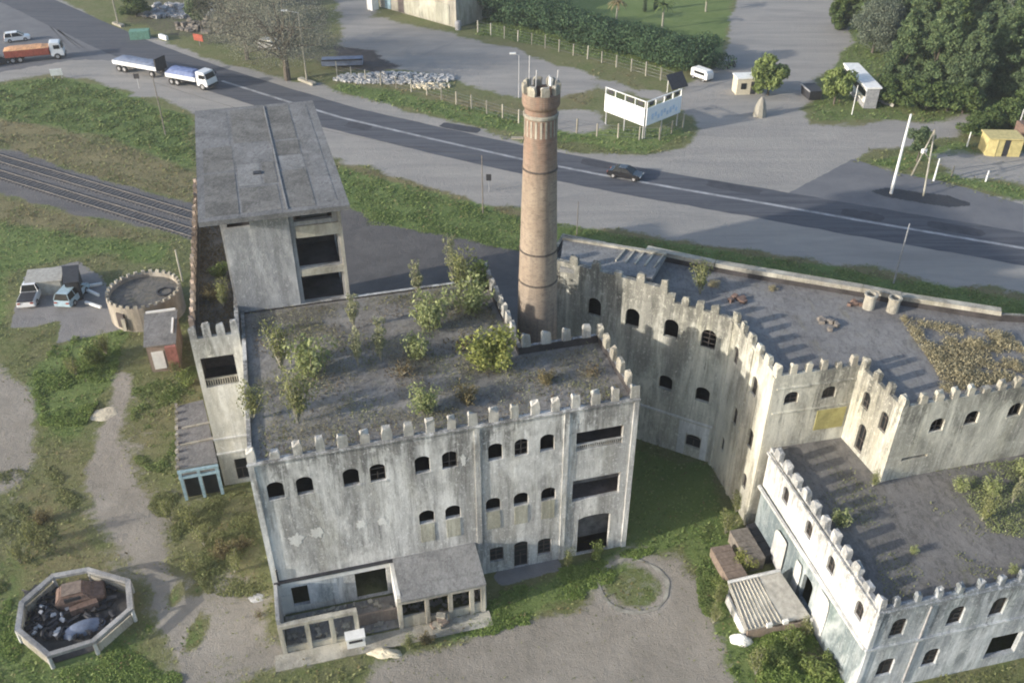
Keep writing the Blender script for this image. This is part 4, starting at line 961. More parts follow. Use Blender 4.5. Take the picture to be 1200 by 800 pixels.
MB().box((5.1, 0, .7), (1.8, .12, .14)).build('drawbar', M['dark'], tl)
MB().box((4.25, 0, 2.0), (.25, 2.3, 1.9), 0, .05).build('headboard', M['dark'], tl)
p = at(42, 70); rt = empty('red_truck', (p[0], p[1], .01), azpx((10,72), (72,66)), 'red truck with a white cab carrying an orange load', 'truck')
truck_cab(rt, 3.6, M['carwhite']); cargo(rt, -4.2, 2.4, 2.4, 1.0, 2.0, M['carred'], M['orange'], .35); add_wheels(rt, (-3.2, -2.1, 3.5), 1.05, .5, .3)
MB().box((-.3, 0, .8), (8.0, .8, .3)).build('frame', M['carred'], rt)
p = at(3, 80)

# ---------------------------------------------------------------- round turret, sheds, lean-to
rt_c = at(163, 382, 0); tc = at(166, 341, 2.4)
drum = empty('round_turret', (tc[0]+.2, tc[1], 0), 0, 'round low drum tower with a battlemented flat roof and a ring on top', 'turret')
RD = 3.45
b = MB(); b.lathe([(RD, 0), (RD, 2.55), (RD-.3, 2.55), (RD-.3, 2.0)], 40); b.build('wall', M['drumwall'], drum)
b = MB(); b.cyl((0,0,1.95), (0,0,2.15), RD-.2, n=40); b.build('roof', M['roofD'], drum)
m_ = merlon_mesh(.34, .26, .24, M['coping'], 0)
for i in range(30):
    t_ = 2*PI*i/30; ob('merlon', m_, drum, ((RD-.15)*math.cos(t_), (RD-.15)*math.sin(t_), 2.545), t_+PI/2)
b = MB(); t0 = .0
vs = [(.62, 0)]; n = 22; ring_ = MB()
for i in range(n):
    a0, a1 = 2*PI*i/n, 2*PI*(i+1)/n
    ring_.hexa([(1.9+.62*math.cos(a0), .2+.62*math.sin(a0), 2.14), (1.9+.78*math.cos(a0), .2+.78*math.sin(a0), 2.14), (1.9+.78*math.cos(a1), .2+.78*math.sin(a1), 2.14), (1.9+.62*math.cos(a1), .2+.62*math.sin(a1), 2.14)],
               [(1.9+.62*math.cos(a0), .2+.62*math.sin(a0), 2.27), (1.9+.78*math.cos(a0), .2+.78*math.sin(a0), 2.27), (1.9+.78*math.cos(a1), .2+.78*math.sin(a1), 2.27), (1.9+.62*math.cos(a1), .2+.62*math.sin(a1), 2.27)])
ring_.build('hatch_ring', M['dark'], drum)
for t_, w in ((-1.95, .9),):
    MB().box((RD*math.cos(t_), RD*math.sin(t_), 1.2), (w, .3, 1.5), t_+PI/2, .04).build('doorway', M['insidebrown'], drum)
    MB().box(((RD+.25)*math.cos(t_+.1), (RD+.25)*math.sin(t_+.1), .9), (.35, .2, 1.3), t_+PI/2+.3, .04).build('open_door', M['coping'], drum)

def hbox(name, label, cat, px, z, wallm, roofm, roofz=None, az=AZA, over=.15):
    """small building from its four roof corners (front left, front right, back right, back left)"""
    c = [at(x, y, z) for x, y in px]; cx = sum(p[0] for p in c)/4; cy = sum(p[1] for p in c)/4
    e = empty(name, (cx, cy, 0), az, label, cat); q = [loc_in(e, p) for p in c]
    zz = roofz or (z, z, z, z); q = [(x, y, h_) for (x, y, _), h_ in zip(q, zz)]
    MB().hexa([(x, y, h_-.12) for x, y, h_ in q], q).build('roof', roofm, e)
    k = 1-over/max(1, abs(q[0][0]))
    w = [(x*k, y*k) for x, y, _ in q]
    for i in range(4):
        a, b2 = Vector(w[i]), Vector(w[(i+1) % 4]); d = b2-a; m2 = (a+b2)/2; hh = min(zz[i], zz[(i+1) % 4])-.125
        MB().box((m2.x, m2.y, hh/2), (d.length-.13, .12, hh), math.atan2(d.y, d.x)).build('wall', wallm, e)
    return e, q
shed, q = hbox('grey_shed', 'small shed with a grey sheet roof between round turret and narrow wing', 'shed', [(168,406),(206,402),(208,362),(169,367)], 3.0, M['pinkwall'], M['slab'])
MB().box((q[0][0]+.95, q[0][1]+.1, 1.3), (1.0, .1, 1.8)).build('door', M['whitepaint'], shed)
MB().box((q[1][0]-.5, q[1][1]-.2, 1.6), (.9, .3, 2.6), 0, .03).build('red_panel', M['redpaint'], shed)
MB().box(((q[2][0]+q[3][0])/2, q[2][1]-.1, 3.1), (2.6, .15, .18)).build('gutter', M['whitepaint'], shed)
MB().box((q[1][0]-.35, (q[1][1]+q[2][1])/2, 3.1), (.15, 2.4, .16)).build('gutter', M['whitepaint'], shed)
lean, q = hbox('lean_to_workshop', 'low lean-to with pale blue framed doors below the narrow wing', 'shed', [(207,549),(255,541),(238,468),(206,476)], 3.1, M['concrete'], M['slab'])
fx = [q[0][0], q[1][0]]; fy = q[0][1]
for k in range(3): MB().box((fx[0]+.15+(fx[1]-fx[0]-.3)*k/2, fy-.12-.0*k, 1.5), (.22, .18, 2.9)).build('door_post', M['bluepaint'], lean)
for zz in (2.85, 2.3): MB().box(((fx[0]+fx[1])/2, fy-.14, zz), (fx[1]-fx[0], .2, .18)).build('door_lintel', M['bluepaint'], lean)
for k in range(2): 
    dx = (fx[1]-fx[0]-.3)/2; MB().box((fx[0]+.15+dx*(k+.5), fy-.05, 1.2), (dx-.3, .05, 1.9)).build('pane', M['glass'], lean)
for f0 in (.35, .62): MB().box(((q[0][0]+q[1][0])/2+.2*f0, fy+(q[3][1]-fy)*f0, 3.16), (2.6, .18, .12), .08).build('roof_batten', M['coping'], lean)
b = MB()
for k in range(9): 
    f0 = k/8; b.box((q[0][0]+(q[3][0]-q[0][0])*f0+.05, fy+(q[3][1]-fy)*f0, 3.2), (.22, .3, .22), 0, .03)
b.build('roof_edge_blocks', M['coping'], lean)
e, q = hbox('dark_lean_hut', 'dark little hut at the back of the concrete pad', 'hut', [(74,332),(92,330),(92,310),(72,312)], 2.2, M['dark'], M['dark'])
e, q = hbox('flat_pad_shed', 'flat pale-roofed shed at the head of the concrete pad', 'shed', [(28,332),(72,328),(74,312),(32,316)], 1.6, M['asb'], M['asb'])
for a, b2, lab in (((-1.2, 0), (.9, -.8), 'upper'),):
    pass
for k, (pa, pb) in enumerate((((101,356),(119,362)), ((104,344),(117,350)), ((100,338),(120,334)))):
    a, b2 = at(*pa), at(*pb); d = Vector(b2)-Vector(a)
    o = MB().box(((a[0]+b2[0])/2, (a[1]+b2[1])/2, .2+.2*(k == 1)), (d.length, .22, .25), math.atan2(d.y, d.x), .03).build('white_beam', M['whitepaint'])
    tag(o, ('white beam lying nearest the foreground by the round turret', 'short white beam in the middle beside the round turret', 'white beam farthest back beside the round turret')[k], 'beam', 'beams lying by the round turret')

# lamp bracket pole beside the drum
def pole(px, top, label, r=.09, mat='palebark', base=False, arm=None, name='utility_pole', cat='pole', group=None, h=None):
    p = at(*px)
    c, s = math.cos(PITCH), math.sin(PITCH); k = (400-top)/FPX
    z = (k*p[1]*c-p[1]*s)/(c+k*s)+CAM_H if h is None else h
    t = empty(name, (p[0], p[1], 0), 0, label, cat, group)
    MB().cyl((0,0,-.2), (0,0,z), r*1.25, r*.8, 10).build('shaft', M[mat], t)
    if base: MB().box((0, 0, .2), (base, .8, .4), azpx((340,90), (372,102)), .02).build('base_block', M['coping'], t)
    if arm:
        MB().cyl((0,0,z-.15), (arm, -.2, z+.25), .05).build('arm', M['galv'], t)
        MB().box((arm, -.2, z+.22), (.9, .35, .16), 0.1).build('lamp_head', M['whitepaint'], t)
    return t, z
LP = 'street lamps along the far side of the highway'
pole((360,97), 14, 'concrete street lamp in front of the bare grey tree', .12, 'coping', 3.6, -2.0, 'street_lamp', 'street lamp', LP)
pole((139,30), -25, 'street lamp at the top left edge beside the highway bend', .12, 'coping', 3.0, -2.0, 'street_lamp', 'street lamp', LP)
pole((1044,227), 134, 'tallest pale pole standing in the dark patch of the junction', .15, 'whitepaint')
pole((1047,332), 262, 'thin grey pole on the grass verge below the junction', .07, 'grey')
pole((194,158), 88, 'thin wooden pole on the green bank left of the slab-roofed tower', .07, 'timber')
pole((566,250), 182, 'thin post on the verge left of the chimney', .06, 'timber')
pole((676,275), 236, 'short post on the verge right of the chimney', .05, 'timber')
pole((998,135), 100, 'pole before the white kiosk', .06, 'whitepaint')
pole((1190,160), 128, 'grey post behind the yellow kiosk at the right edge', .10, 'galv')
pole((608,115), 64, 'far lamp post just behind the chimney top', .06, 'galv', False, -.9)
pole((214,330), 293, 'bent pale pipe against the narrow wing', .09, 'coping')
# A-frame posts
def aframe(px, label):
    t = empty('pole_frame', at(*px[0]), 0, label, 'pole frame')
    o = Vector(at(*px[0])); top = Vector(at(px[2][0], px[2][1], 7.0)) if False else Vector(((at(*px[0])[0]+at(*px[1])[0])/2, at(*px[0])[1]+1.2, 0))-o
    a = Vector((0,0,0)); b2 = Vector(at(*px[1]))-o; tp = (a+b2)/2+Vector((0.3,0,7.2))
    for q_ in (a, b2): MB().cyl(q_, tp, .11, .09, 8).build('leg', M['coping'], t)
    m1, m2 = a*.45+tp*.55, b2*.45+tp*.55; MB().cyl(m1, m2, .06).build('crossbar', M['timber'], t)
    MB().box((m1.x, m1.y, m1.z), (.5, .4, .5), .3, .05).build('fuse_box', M['whitepaint'], t)
aframe([(1068,206), (1082,230), (1088,158)], 'pale A-shaped pair of poles right of the tall pale pole')
pole((1094,212), 186, 'short white post right of the A-shaped poles', .10, 'whitepaint')
for k, (px, tp) in enumerate((((1115,207), 194), ((1155,213), 200), ((1133,172), 155))):
    pole(px, tp, ('small grey post in the grass strip left of the leaning white one', 'leaning short white post at the roadside grass below the yellow kiosk', 'short pale post left of the yellow kiosk')[k], .09, 'whitepaint' if k else 'coping')

# ---------------------------------------------------------------- fences with concrete posts
def fence(pts, n, h, label, mat='coping', r=.08):
    P = [Vector(at(*p)) for p in pts]; ls = [0]
    for i in range(1, len(P)): ls.append(ls[-1]+(P[i]-P[i-1]).length)
    t = empty('wire_fence', P[0], 0, label, 'fence'); prev = None
    pm = MB().box((0, 0, h/2), (r*2, r*2, h)).mesh('post', M[mat])
    wires = MB(); tops = []
    for k in range(n):
        s_ = ls[-1]*k/(n-1); i = 1
        while i < len(P)-1 and s_ > ls[i]: i += 1
        p = P[i-1]+(P[i]-P[i-1])*((s_-ls[i-1])/(ls[i]-ls[i-1])); q_ = p-P[0]
        o = ob('post', pm, t, q_, random.uniform(0, 1)); o.rotation_euler.x = random.uniform(-.04, .04); o.scale.z = random.uniform(.9, 1.08)
        if prev is not None:
            for zz in (.3, .8, 1.3, 1.75): wires.cyl(prev+Vector((0,0,zz*h/2)), q_+Vector((0,0,zz*h/2)), .012, n=3, caps=False)
        prev = q_
    wires.build('wire', M['grey'], t)
fence([(395,88),(500,112),(613,146),(700,160),(770,166),(800,150)], 22, 2.0, 'wire fence with pale concrete posts above the far verge of the highway')
fence([(560,38),(620,52),(690,70),(740,84),(792,100)], 15, 2.1, 'wire fence on pale posts in front of the dark hedge')

def small(name, px, parts, label, cat, az=0.0):
    p = at(*px); e = empty(name, (p[0], p[1], 0), az, label, cat)
    for nm, c, d, m in parts: MB().box(c, d, 0, .02).build(nm, M[m], e)
small('white_sign_board', (68,93), (('board', (0, 0, 1.1), (1.7, .12, 1.0), 'whitepaint'), ('post', (-.6, .12, .5), (.1, .1, 1.0), 'galv'), ('post', (.6, .12, .5), (.1, .1, 1.0), 'galv')), 'small white sign board on the green bank below the red truck', 'sign', .3)
small('red_sign_board', (234,54), (('board', (0, 0, 1.4), (1.9, .12, 1.1), 'carred'), ('post', (0, .12, .6), (.1, .1, 1.2), 'timber')), 'red sign board at the highway edge above the blue-covered truck', 'sign', -.4)
small('white_barrier', (192,46), (('block', (0, 0, .35), (2.2, .5, .7), 'whitepaint'),), 'white barrier block at the highway edge left of the red board', 'barrier', -.7)
small('round_road_sign', (163,104), (('plate', (0, 0, 1.9), (.8, .06, .8), 'dark'), ('post', (0, .06, .8), (.08, .08, 1.6), 'galv')), 'small dark road sign on the gravel below the grey trailer', 'sign')
small('round_road_sign', (573,225), (('plate', (0, 0, 1.9), (.6, .06, .8), 'dark'), ('post', (0, .06, .8), (.08, .08, 1.6), 'galv')), 'small dark road sign on the verge just left of the chimney', 'sign')
small('green_skip', (165,45), (('tub', (0, 0, .7), (3.2, 1.8, 1.4), 'greenpaint'),), 'faded green skip in the scrap yard at top left', 'skip', .2)
small('wrecked_van', (318,58), (('body', (0, 0, .9), (4.0, 1.8, 1.2), 'galv'), ('roof', (-.4, 0, 1.6), (2.4, 1.6, .35), 'whitepaint')), 'pale wrecked van half hidden by the bare grey tree', 'wreck', -.5)
small('grey_lorry_bed', (402,78), (('bed', (0, 0, .9), (6.5, 2.2, .8), 'tarpgrey'), ('rail', (0, -1.15, 1.4), (6.4, .1, .2), 'dark')), 'grey lorry bed parked beside the rubble heap', 'lorry bed', .1)

# ---------------------------------------------------------------- billboards
def billboard(a, b2, zl, zh, label, face, group='two joined roadside billboards', txt=False):
    A, B = Vector(at(a[0], a[1], zl)), Vector(at(b2[0], b2[1], zl)); d = B-A; ln = d.length; az = math.atan2(d.y, d.x)
    t = empty('billboard', (A.x, A.y, 0), az, label, 'billboard', group)
    MB().box((ln/2, .06, (zl+zh)/2), (ln, .12, zh-zl)).build('panel', face, t)
    hh = .9
    for k in range(int(ln/1.6)+1):
        x = .05+(ln-.1)*k/int(ln/1.6); MB().box((x, .12, zh+hh/2), (.09, .14, hh)).build('frame_post', M['whitepaint'], t)
    MB().box((ln/2, .12, zh+hh), (ln+.1, .14, .1)).build('top_rail', M['whitepaint'], t)
    for k in range(int(ln/1.6)): 
        if (k+int(ln)) % 3 != 2: x = .05+(ln-.1)*(k+.5)/int(ln/1.6); MB().box((x, .14, zh+.45), (.9, .06, .5)).build('header_panel', M['dark'], t)
    for k in range(3): x = .2+(ln-.4)*k/2; MB().cyl((x, .25, 0), (x, .25, zh), .09, n=8).build('post', M['galv'], t)
    return t, ln
bt, bl_ = billboard((708,130), (754,148), 1.9, 4.3, 'plain white billboard on posts facing left toward the chimney', M['sign'])
MB().box((bl_-.9, -.012, 3.1), (1.3, .03, 2.2)).build('white_corner_panel', M['sign'], bt)
bt2, bl2 = billboard((757,148), (797,132), 1.9, 4.3, 'pale blue and white billboard joined at the right of the white one', M['sign'])
for k in range(9):   # blurred pale blue lettering blocks
    MB().box((1.2+k*.62, -.015, 2.9+.25*math.sin(k*2.1)), (.42, .03, .55+.25*(k % 3 == 0))).build('lettering_block', M['signblue'], bt2)
# dark panels leaning behind the billboard
p = at(792, 108); o = empty('tilted_dark_panel', (p[0], p[1], 0), .6, 'dark tilted panel on a frame behind the billboard', 'panel')
MB().hexa([(-1.6,-.8,.8),(1.6,-.8,.8),(1.6,.8,2.6),(-1.6,.8,2.6)], [(-1.6,-.85,.9),(1.6,-.85,.9),(1.6,.75,2.7),(-1.6,.75,2.7)]).build('sheet', M['dark'], o)
for x in (-1.2, 1.2): MB().cyl((x, .6, 0), (x, .6, 2.4), .06).build('leg', M['whitepaint'], o)

# ---------------------------------------------------------------- distant things on the far side of the road
def white_van(px, az, label):
    p = at(*px); t = empty('white_trailer', (p[0], p[1], 0), az, label, 'trailer'); t.scale = (.8, .8, .8)
    ob('body', bevelled(loft([(-2.1,.5),(-2.1,1.9),(-1.8,2.1),(1.7,2.1),(2.1,1.6),(2.1,.5)], 2.0, .1, 1.2).mesh('body', M['whitepaint']), .08), t)
    for s in (-1, 1): MB().box((.1, s*.99, 1.45), (2.6, .05, .5)).build('window', M['glass'], t)
    add_wheels(t, (-1.3, 1.3), .9, .35)
white_van((822,93), azpx((812,88), (834,96)), 'white trailer parked at the end of the hedge')
p = at(872, 108); g = empty('white_gatehouse', (p[0], p[1], 0), .1, 'small cream gatehouse box beside the bushy palm at the lot entrance', 'hut')
MB().box((0, 0, 1.2), (3.2, 2.2, 2.4)).build('wall', M['sand'], g); MB().box((0, 0, 2.48), (3.5, 2.5, .16)).build('roof', M['whitepaint'], g)
MB().box((-.6, -1.12, 1.3), (.8, .06, .9)).build('window', M['glass'], g); MB().box((.9, -1.12, 1.0), (.8, .06, 1.9)).build('door', M['dark'], g)
p = at(890, 136); g = empty('white_statue_plinth', (p[0], p[1], 0), 0, 'pale cone-shaped boulder standing at the tip of the traffic island', 'boulder')
b = MB(); b.lathe([(.95, 0), (.9, .5), (.75, 1.4), (.45, 2.3), (.12, 2.8), (.0, 2.82)], 9); b.build('stone', M['coping'], g)
for k, (q_, col) in enumerate((((857,80), 'dark'),)):
    p = at(*q_); g = empty('motorcycle', (p[0], p[1], 0), .6, 'small motorcycle on the lot beside the end of the hedge', 'motorcycle')
    for x in (-.65, .65): ob('wheel', wheel_mesh(.3, .12), g, (x, 0, .3))
    ob('body', bevelled(loft([(-.75,.5),(-.7,.85),(-.1,.8),(.15,1.0),(.5,1.05),(.6,.6),(.1,.35),(-.4,.35)], .3).mesh('body', M['dark']), .03), g)
    MB().cyl((.5, -.35, 1.1), (.5, .35, 1.1), .03).build('handlebar', M['grey'], g)
p = at(950, 114); g = empty('dark_skip', (p[0], p[1], 0), .15, 'dark waste skip standing left of the round bush', 'skip')
b = MB(); b.prism([(-.9,-1.4),(.9,-1.4),(.9,1.4),(-.9,1.4)], .1, 1.5, [(-1.05,-1.7),(1.05,-1.7),(1.05,1.7),(-1.05,1.7)]); b.build('tub', M['dark'], g); MB().box((-1.1,0,1.5), (.16,3.5,.2)).build('rim', M['grey'], g)
# long white kiosk
a, b2 = at(990, 76, 3.0), at(1016, 104, 3.0); d = Vector(b2)-Vector(a); az = math.atan2(d.y, d.x)
g = empty('long_white_kiosk', (a[0], a[1], 0), az, 'long white kiosk with a pale roof standing before the big trees', 'kiosk'); ln = d.length
MB().box((ln/2, 1.0, 1.5), (ln, 1.8, 2.9)).build('wall', M['grey'], g); MB().box((ln/2, .95, 3.1), (ln+.4, 2.3, .22)).build('roof', M['whitepaint'], g)
MB().box((ln/2, .08, 2.75), (ln, .1, .4)).build('fascia', M['whitepaint'], g); MB().box((ln/2, .07, 2.1), (ln-.6, .08, .8)).build('window', M['glass'], g); MB().box((ln/2, .06, 1.3), (ln, .1, .8)).build('counter', M['whitepaint'], g)
a, b2 = at(1022, 117), at(1047, 126); d = Vector(b2)-Vector(a)
g = empty('board_fence', a, math.atan2(d.y, d.x), 'short pale board fence beside the long white kiosk', 'fence')
for k in range(12): MB().box((d.length*(k+.5)/12, 0, .95), (d.length/12-.03, .05, 1.9), 0, .01).build('board', M['asb'], g)
# yellow kiosk
p = at(1169, 178); g = empty('yellow_kiosk', (p[0], p[1], 0), -.05, 'small yellow kiosk with an open dark hatch at the right edge', 'kiosk')
MB().prism([(-2.1,-1.3),(-1.0,-1.6),(-1.0,1.4),(-2.1,1.2)], 0, 2.3).build('side_wall', M['yellowpaint'], g)
for x, w in ((-.55, .8), (1.4, 1.5)): MB().box((x, -1.45, 1.1), (w, .15, 2.2)).build('front_wall', M['yellowpaint'], g)
MB().box((.6, 1.3, 1.15), (3.2, .15, 2.3)).build('back_wall', M['yellowpaint'], g); MB().box((2.1, -.1, 1.15), (.14, 2.8, 2.3)).build('side_wall', M['yellowpaint'], g)
MB().box((.25, -1.40, 1.1), (.85, .08, 2.1)).build('hatch', M['dark'], g)
MB().box((.0, -.1, 2.38), (4.5, 3.1, .14)).build('roof', M['yellowpaint'], g)
p = at(1196, 172); tag(MB().box((p[0]+2, p[1]+2, 1.2), (3.5, 2.5, 2.4), .1, .02).build('dark_crate', M['rust']), 'rusty box container behind the yellow kiosk', 'container')
# far building at the top edge
a, b2 = at(445, 8), at(535, 33); d = Vector(b2)-Vector(a); az = math.atan2(d.y, d.x); ln = d.length
g = empty('far_warehouse', a, az, 'cream-walled warehouse at the top edge beyond the gravel yard', 'building')
MB().box((ln/2, 6, 3.5), (ln, 12, 7)).build('wall', M['coping'], g); MB().box((ln/2, 6, 7.1), (ln+.6, 12.6, .3)).build('roof', M['asb'], g)
MB().box((ln*.62, -.03, 2.0), (ln*.6, .10, 3.4)).build('pale_wall_panel', M['infill'], g)
for x in (ln*.12, ln*.3): MB().box((x, -.05, 1.6), (1.6, .12, 3.0)).build('door', M['bluepaint'] if x < ln*.2 else M['insidebrown'], g)
MB().box((ln*.02, -2.0, 1.3), (1.4, 1.6, 2.6)).build('white_cabinet', M['whitepaint'], g)
p = at(537, 35); tag(MB().lathe([(.0,0),(.55,0),(.6,1.2),(.45,1.5),(0,1.5)], 12, (p[0], p[1])).build('water_butt', M['grey']), 'grey drum at the corner of the cream warehouse', 'drum')

# ---------------------------------------------------------------- rubble: real stones
def stone_pile(name, label, px, n, spread, sz, mat, cat, flat=1.0, hmax=.5):
    c = at(*px); b = MB()
    for i in range(n):
        a = random.uniform(0, 2*PI); r_ = math.sqrt(random.random()); x, y = r_*spread[0]*math.cos(a), r_*spread[1]*math.sin(a)
        s_ = sz*random.uniform(.4, 1.3); z = hmax*(1-r_)*random.random()
        az = random.uniform(0, PI); vs = []
        b.box((x, y, z+s_*.25), (s_, s_*random.uniform(.5, 1), s_*random.uniform(.35, .8)*flat), az, s_*.15)
    e = b.build(name, mat, None, c); tag(e, label, cat, None, 'stuff'); return e
stone_pile('rubble_pile', 'long heap of pale broken concrete along the far fence', (462,93), 700, (9.5,2.2), .5, M['rubble'], 'rubble', hmax=1.0)
stone_pile('rubble_pile', 'smaller scatter of pale rubble at the right end of the heap', (505,102), 150, (3.0,1.2), .4, M['sand'], 'rubble')
stone_pile('scrap_heap', 'scrap yard heap of metal and pale junk behind the trees at top left', (205,14), 260, (8,4.5), .9, M['grey'], 'scrap')
stone_pile('scrap_heap', 'dark scrap and planks beneath the bare tree at top left', (265,30), 260, (9,5), .8, M['timber'], 'scrap')
stone_pile('roof_rubble', 'few loose stones lying on the ochre wing roof', (970,380), 3, (.1,.1), .1, M['rubble'], 'stones')
bpy.data.objects.remove(bpy.data.objects['roof_rubble'])
for k, (q_, s_) in enumerate((((968,378),.5),((975,384),.4),((1001,356),.45),((864,352),.6))):
    p = at(q_[0], q_[1], 13.0); b = MB()
    for i in range(5): b.box((random.uniform(-.5,.5), random.uniform(-.4,.4), .12), (s_*random.uniform(.5,1), s_*.6, .25), random.uniform(0,3), .05)
    tag(b.build('roof_debris', M['timber'] if k < 2 else M['rust'], None, p), ('pale debris in the middle of the ochre wing roof', 'single pale chunk just below the pale roof debris', 'brown debris by the highway parapet near the roof vents', 'debris at the back left corner of the ochre wing roof')[k], 'debris')
# sand heaps in the yard, white slab, round pale pad
def mound(px, rx, ry, h, mat, name, label, cat, rag=.12):
    p = at(*px); b = MB(); n, m = 26, 7; vs = [(0, 0, h)]
    ph = [random.uniform(0, 6) for _ in range(4)]
    for j in range(1, m+1):
        for i in range(n):
            t_ = 2*PI*i/n; k = j/m; w = 1+rag*math.sin(2*t_+ph[0])+rag*.7*math.sin(5*t_+ph[1])
            vs.append((rx*k*w*math.cos(t_), ry*k*w*math.sin(t_), h*(1-k**1.6)+random.uniform(-.08,.08)*h*(j < m)-(0.02 if j == m else 0)))
    fs = [(0, 1+i, 1+(i+1) % n) for i in range(n)]+[(1+j*n+i, 1+(j+1)*n+i, 1+(j+1)*n+(i+1) % n, 1+j*n+(i+1) % n) for j in range(m-1) for i in range(n)]
    b.add(vs, fs); return tag(b.build(name, mat, None, p), label, cat)
mound((451,765), 1.1, .45, .35, M['sand'], 'sand_heap', 'pale sand heap on the yard before the annex kerb', 'sand heap')
mound((122,485), 1.15, .95, .12, M['sand'], 'pale_round_pad', 'pale round patch of cement on the left path', 'cement patch')
mound((868,750), .7, .5, .55, M['whitepaint'], 'white_sack_heap', 'small white covered heap in the weeds beside the ribbed hut', 'heap')
mound((300,700), .6, .4, .06, M['rubble'], 'dirt_heap', 'low grey dirt heap left of the annex', 'dirt heap')
# white van front / cabinet standing in the annex bay
e = empty('white_counter', la(4.55, -3.55, .12), AZA, 'white box-like counter with a dark slot before the annex bays', 'counter')
MB().box((0, 0, .42), (1.15, .6, .84), 0, .02).build('body', M['whitepaint'], e); MB().box((0, -.31, .6), (.85, .04, .2)).build('slot', M['dark'], e); MB().box((0, 0, .88), (1.25, .7, .08)).build('top', M['whitepaint'], e)
e = empty('pinkish_debris_stack', la(9.95, -3.5, .12), AZA, 'pinkish pile of cut blocks in the middle annex bay', 'block stack')
for k in range(7): MB().box((random.uniform(-.4,.4), random.uniform(-.15,.15), .15+.2*(k//2)), (.55, .4, .2), random.uniform(-.4,.4), .03).build('block', M['pinkwall'] if k % 2 else M['coping'], e)
# three old containers by the white wing
def crate(px, sz, az, mat, label):
    p = at(*px); e = empty('old_crate', (p[0], p[1], 0), az, label, 'crate', 'old crates by the white wing')
    w, d, h = sz; MB().box((0,0,h/2), (w, d, h), 0, .02).build('body', mat, e)
    for k in range(5): MB().box((-w/2+w*(k+.5)/5, 0, h+.02), (w/5-.04, d+.06, .05), 0, .012).build('lid_board', mat, e)

ca = AZC+PI/2
crate((852,668), (2.9, 1.35, .9), ca, M['crate1'], 'brown crate leftmost of the three beside the white wing')
crate((873,650), (2.9, 1.3, 1.1), ca, M['timber'], 'grey-brown crate in the middle of the three beside the white wing')
crate((893,640), (3.1, 1.2, .8), ca, M['dark'], 'dark crate nearest the white wing wall')

# ---------------------------------------------------------------- octagonal ruined pen bottom left
oc = [(17,738),(22,705),(60,672),(103,664),(153,678),(156,712),(110,752),(55,769)]
OP = [Vector(at(x, y, 1.25)) for x, y in oc]; cc = sum(OP, Vector())/8
pen = empty('octagonal_pen', (cc.x, cc.y, 0), 0, 'octagonal roofless concrete ring ruin filled with scrap at bottom left', 'ruin')
for i in range(8):
    a, b2 = OP[i]-cc, OP[(i+1) % 8]-cc; a.z = b2.z = 0; d = b2-a; az = math.atan2(d.y, d.x); m2 = (a+b2)/2
    ai, bi = a*.90, b2*.90; a2, b3 = a*.78, b2*.78
    MB().hexa([(a.x,a.y,1.02),(b2.x,b2.y,1.02),(bi.x,bi.y,1.02),(ai.x,ai.y,1.02)], [(a.x,a.y,1.27),(b2.x,b2.y,1.25),(bi.x,bi.y,1.24),(ai.x,ai.y,1.22)]).build('ring_beam', M['concrete'], pen)
    MB().cyl((a.x*.97, a.y*.97, 0), (a.x*.97, a.y*.97, 1.04), .13, .12, 8).build('column', M['white'], pen)
    if i not in (2, 6): MB().box((m2.x*.95, m2.y*.95, .35), (d.length*.86, .12, .7), az, .02).build('low_wall', M['coping'], pen)
    if i in (0, 1): MB().box((m2.x*1.0, m2.y*1.0, .93), (d.length*.92, .14, .12), az).build('trim', M['white'], pen)
M['penfloor'] = simple('oily_floor', (.055, .052, .05), .9, .4, 2)
MB().prism([((p-cc).x*.88, (p-cc).y*.88) for p in reversed(OP)][::1], .0, .06).build('floor', M['penfloor'], pen)
c = at(97, 702); e = empty('rusty_cab_shell', (c[0], c[1], .06), .35, 'rusty brown vehicle cab shell dumped inside the octagonal ruin', 'cab shell')
sh = bevelled(loft([(-1.5,.1),(-1.5,.75),(-1.15,1.15),(.3,1.2),(.75,.7),(1.5,.55),(1.5,.1)], 1.5, .2, .7).mesh('shell', M['rust']), .08); ob('shell', sh, e)
MB().box((-.4, 0, 1.22), (1.2, 1.05, .05), 0, .02).build('roof_skin', M['crate1'], e)
for s_ in (-1, 1): MB().box((-.4, s_*.68, .85), (1.0, .08, .3), 0, .01).build('window', M['dark'], e)
MB().box((.2, -1.1, .35), (1.7, .5, .5), .15, .06).build('torn_panel', M['rust'], e)
c = at(97, 733, .4); e = empty('grey_boat_hull', (c[0], c[1], .1), .5, 'upturned grey oval hull lying beside the rusty wreck', 'hull')
b = MB(); n = 18; vs = [(0, 0, .55)]
for j, (k, z) in enumerate(((.35,.52),(.7,.4),(.92,.2),(1.0,0))):
    for i in range(n): t_ = 2*PI*i/n; vs.append((1.35*k*math.cos(t_), .6*k*math.sin(t_), z))
b.add(vs, [(0, 1+i, 1+(i+1) % n) for i in range(n)]+[(1+j*n+i, 1+(j+1)*n+i, 1+(j+1)*n+(i+1) % n, 1+j*n+(i+1) % n) for j in range(3) for i in range(n)]); b.build('hull', M['tarpgrey'], e, smooth=True)
def tyre(px, r, az, tilt, z, label):
    p = at(px[0], px[1], z); prof = []; b = MB(); n, m = 20, 8; vs = []
    for i in range(n):
        for j in range(m):
            a, f = 2*PI*i/n, 2*PI*j/m; q = r+r*.3*math.cos(f); vs.append((q*math.cos(a), q*math.sin(a), r*.28*math.sin(f)))
    b.add(vs, [(i*m+j, ((i+1) % n)*m+j, ((i+1) % n)*m+(j+1) % m, i*m+(j+1) % m) for i in range(n) for j in range(m)])
    o = b.build('scrap_tyre', M['dark'], None, p, smooth=True); o.rotation_euler = (tilt, 0, az); tag(o, label, 'tyre', 'tyres in the octagonal ruin')
